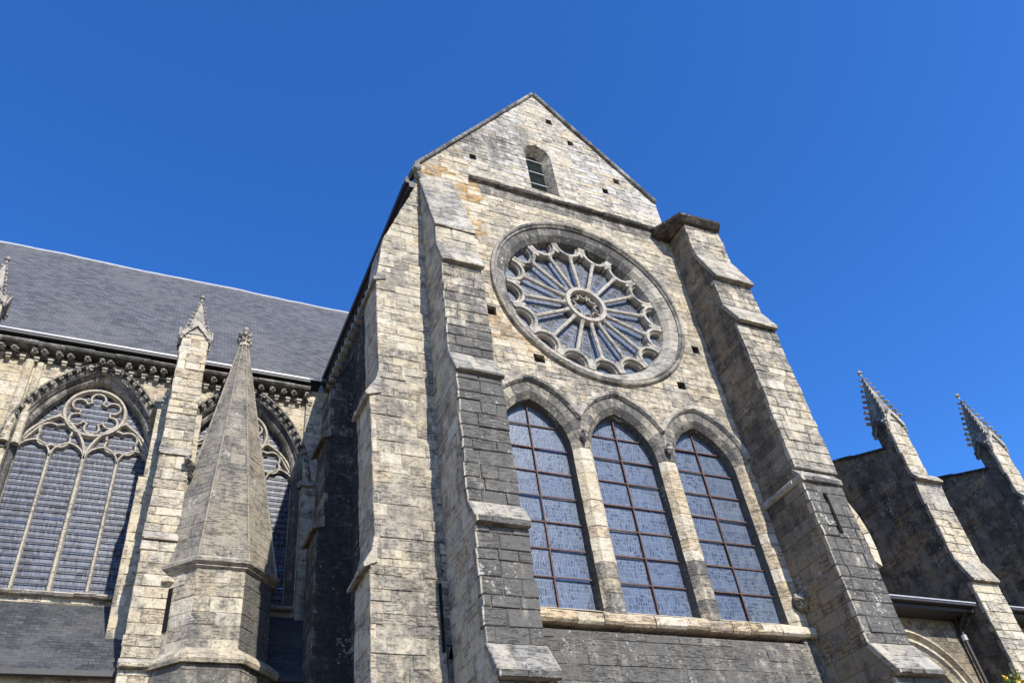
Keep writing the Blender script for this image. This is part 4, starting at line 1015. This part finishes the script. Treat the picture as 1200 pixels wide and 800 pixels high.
mb = MB(); tube(mb, (22.7, 2.82, 9.75), (22.7, 2.82, 0), .06, .06, 8); tube(mb, (22.62, 2.3, 9.85), (22.7, 2.82, 9.5), .06, .06, 8); dp = mb.build('downpipe', 'pipe', CH)
mb = MB(); tube(mb, (22.7, 2.82, 9.28), (22.7, 2.82, 9.12), .085, .085, 8); mb.build('pipe_collar', 'zinc', dp)

FB = thing('pinnacled_buttress', 'stone buttress with crocketed pinnacle nearest to the right of the transept', 'buttress', group='pinnacled buttresses along the choir')
profF0 = [(16.55, -.04), (14.42, -.02)]
profF = [(14.42, -.02), (14.18, .12), (14.12, .12), (14.12, -.04), (13.3, -.1), (11.3, -.02), (10.62, .20), (10.56, .20), (10.56, .06), (0, .08)]
FX, FW = 22.95, 1.12
buttress('shaft', FB, Vector((FX, 2.0, 0)), X_, -Y_, FW, profF, .62, flat_tone(.3, .05), flat_tone(.55, .25), .29, .5, 151, side_mats=('dark_stone', 'dark_mortar'))
buttress('shaft', FB, Vector((FX, 2.0, 0)), X_, -Y_, .78, profF0, .62, flat_tone(.05, .1), flat_tone(.55, .25), .4, .5, 152, side_mats=('dark_stone', 'dark_mortar'))
gablet(FB, FX + .39, 0, 16.45, .36, .65, O=Vector((0, 2.04, 0))); gablet(FB, 0, 0, 16.3, .28, .5, U=-Y_, N=-X_, O=Vector((FX, 2.35, 0)), so=1.1); gablet(FB, 0, 0, 16.3, .28, .5, U=Y_, N=X_, O=Vector((FX + .78, 2.35, 0)))  # left gablet's darker tone paints in the shade on that side
pinnacle(FB, FX + .39, 2.34, 16.6, .35, 2.25, 6, 9, .6, 1.5)
mb = MB()                                              # long raking wall back to the choir
slope = (16.5 - 15.74) / (4.59 - 2.64); z_at = lambda y: 15.70 + slope * (y - 2.6)
for side, x in ((0, FX), (1, FX + .7)):
    U_, N_ = (-Y_, -X_) if side == 0 else (Y_, X_); sg = -1 if side == 0 else 1
    # y = sg*u ; keep z <= 15.7 + slope*(y-2.6)
    lo_, hi_ = (-9.0, -2.6) if side == 0 else (2.6, 9.0)
    wallface(mb, Vector((x, 0, 0)), U_, N_, lo_, hi_, 0, 18.3, flat_tone(.5, .9), .33, .5, 161 + side, clips=[(-slope * sg, 1, 15.70 - slope * 2.6)], prot=.02, jit=.012, cham=.018, t=.14)
fin = mb.build('raking_wall', ('dark_stone', 'dark_mortar'), FB)
mb = MB(); dY = Vector((0, 1, slope)).normalized(); us = splits(0, 6.9, .6, random.Random(3)); rr = random.Random(8)
for a, b in zip(us[:-1], us[1:]):
    P0 = Vector((FX - .05, 2.5, z_at(2.5) - .02)); A = P0 + dY * (a + .004); B = P0 + dY * (b - .004); h = .1 + rr.uniform(-.02, .02); c = (.3, rr.random(), .9, 0)
    pts = [[Q, Q + X_ * .8, Q + X_ * .8 + Z * h, Q + Z * h] for Q in (A, B)]; ribbon(mb, pts, False, col=c, pcl=True); mb.face(pts[0], c); mb.face(pts[1], c)
mb.build('coping', 'dark_stone', fin)
mb = MB(); ragged_slab(mb, -2.6, -1.96, -.05, .07, 14.12, 14.28, (.2, 0), 5, .5, .05, O=Vector((FX, 0, 0)), U=-Y_, N=-X_)
mb.build('band_moulding', 'carved', FB) if False else None
G_ = copy_tree(FB); G_.location = (5.17, 0, 0); G_['label'] = 'stone buttress with crocketed pinnacle at the right edge of the photo'

# small wall plant at the lower right corner
PL = thing('wall_plant', 'small leafy plant with yellow flowers at the bottom right corner', 'plant')
mb = MB(); fl = MB(); st = MB(); r = random.Random(77); base = Vector((21.95, 1.6, 7.2))
for k in range(26):
    tip_ = base + Vector((r.uniform(-.35, .4), r.uniform(-.3, .05), r.uniform(.15, .62))); tube(st, base, tip_, .008, .004, 4)
    for j in range(7):
        P = base + (tip_ - base) * r.uniform(.35, 1) + Vector([r.uniform(-.05, .05) for _ in range(3)])
        a = Vector([r.uniform(-1, 1) for _ in range(3)]).normalized() * .06; b = a.cross(Vector([r.uniform(-1, 1) for _ in range(3)])).normalized() * .025
        (fl if (k % 4 == 0) else mb).face([P - a, P + b, P + a, P - b])
mb.build('leaves', 'leaf', PL); fl.build('flowers', 'petal', PL); st.build('stems', 'leaf', PL)
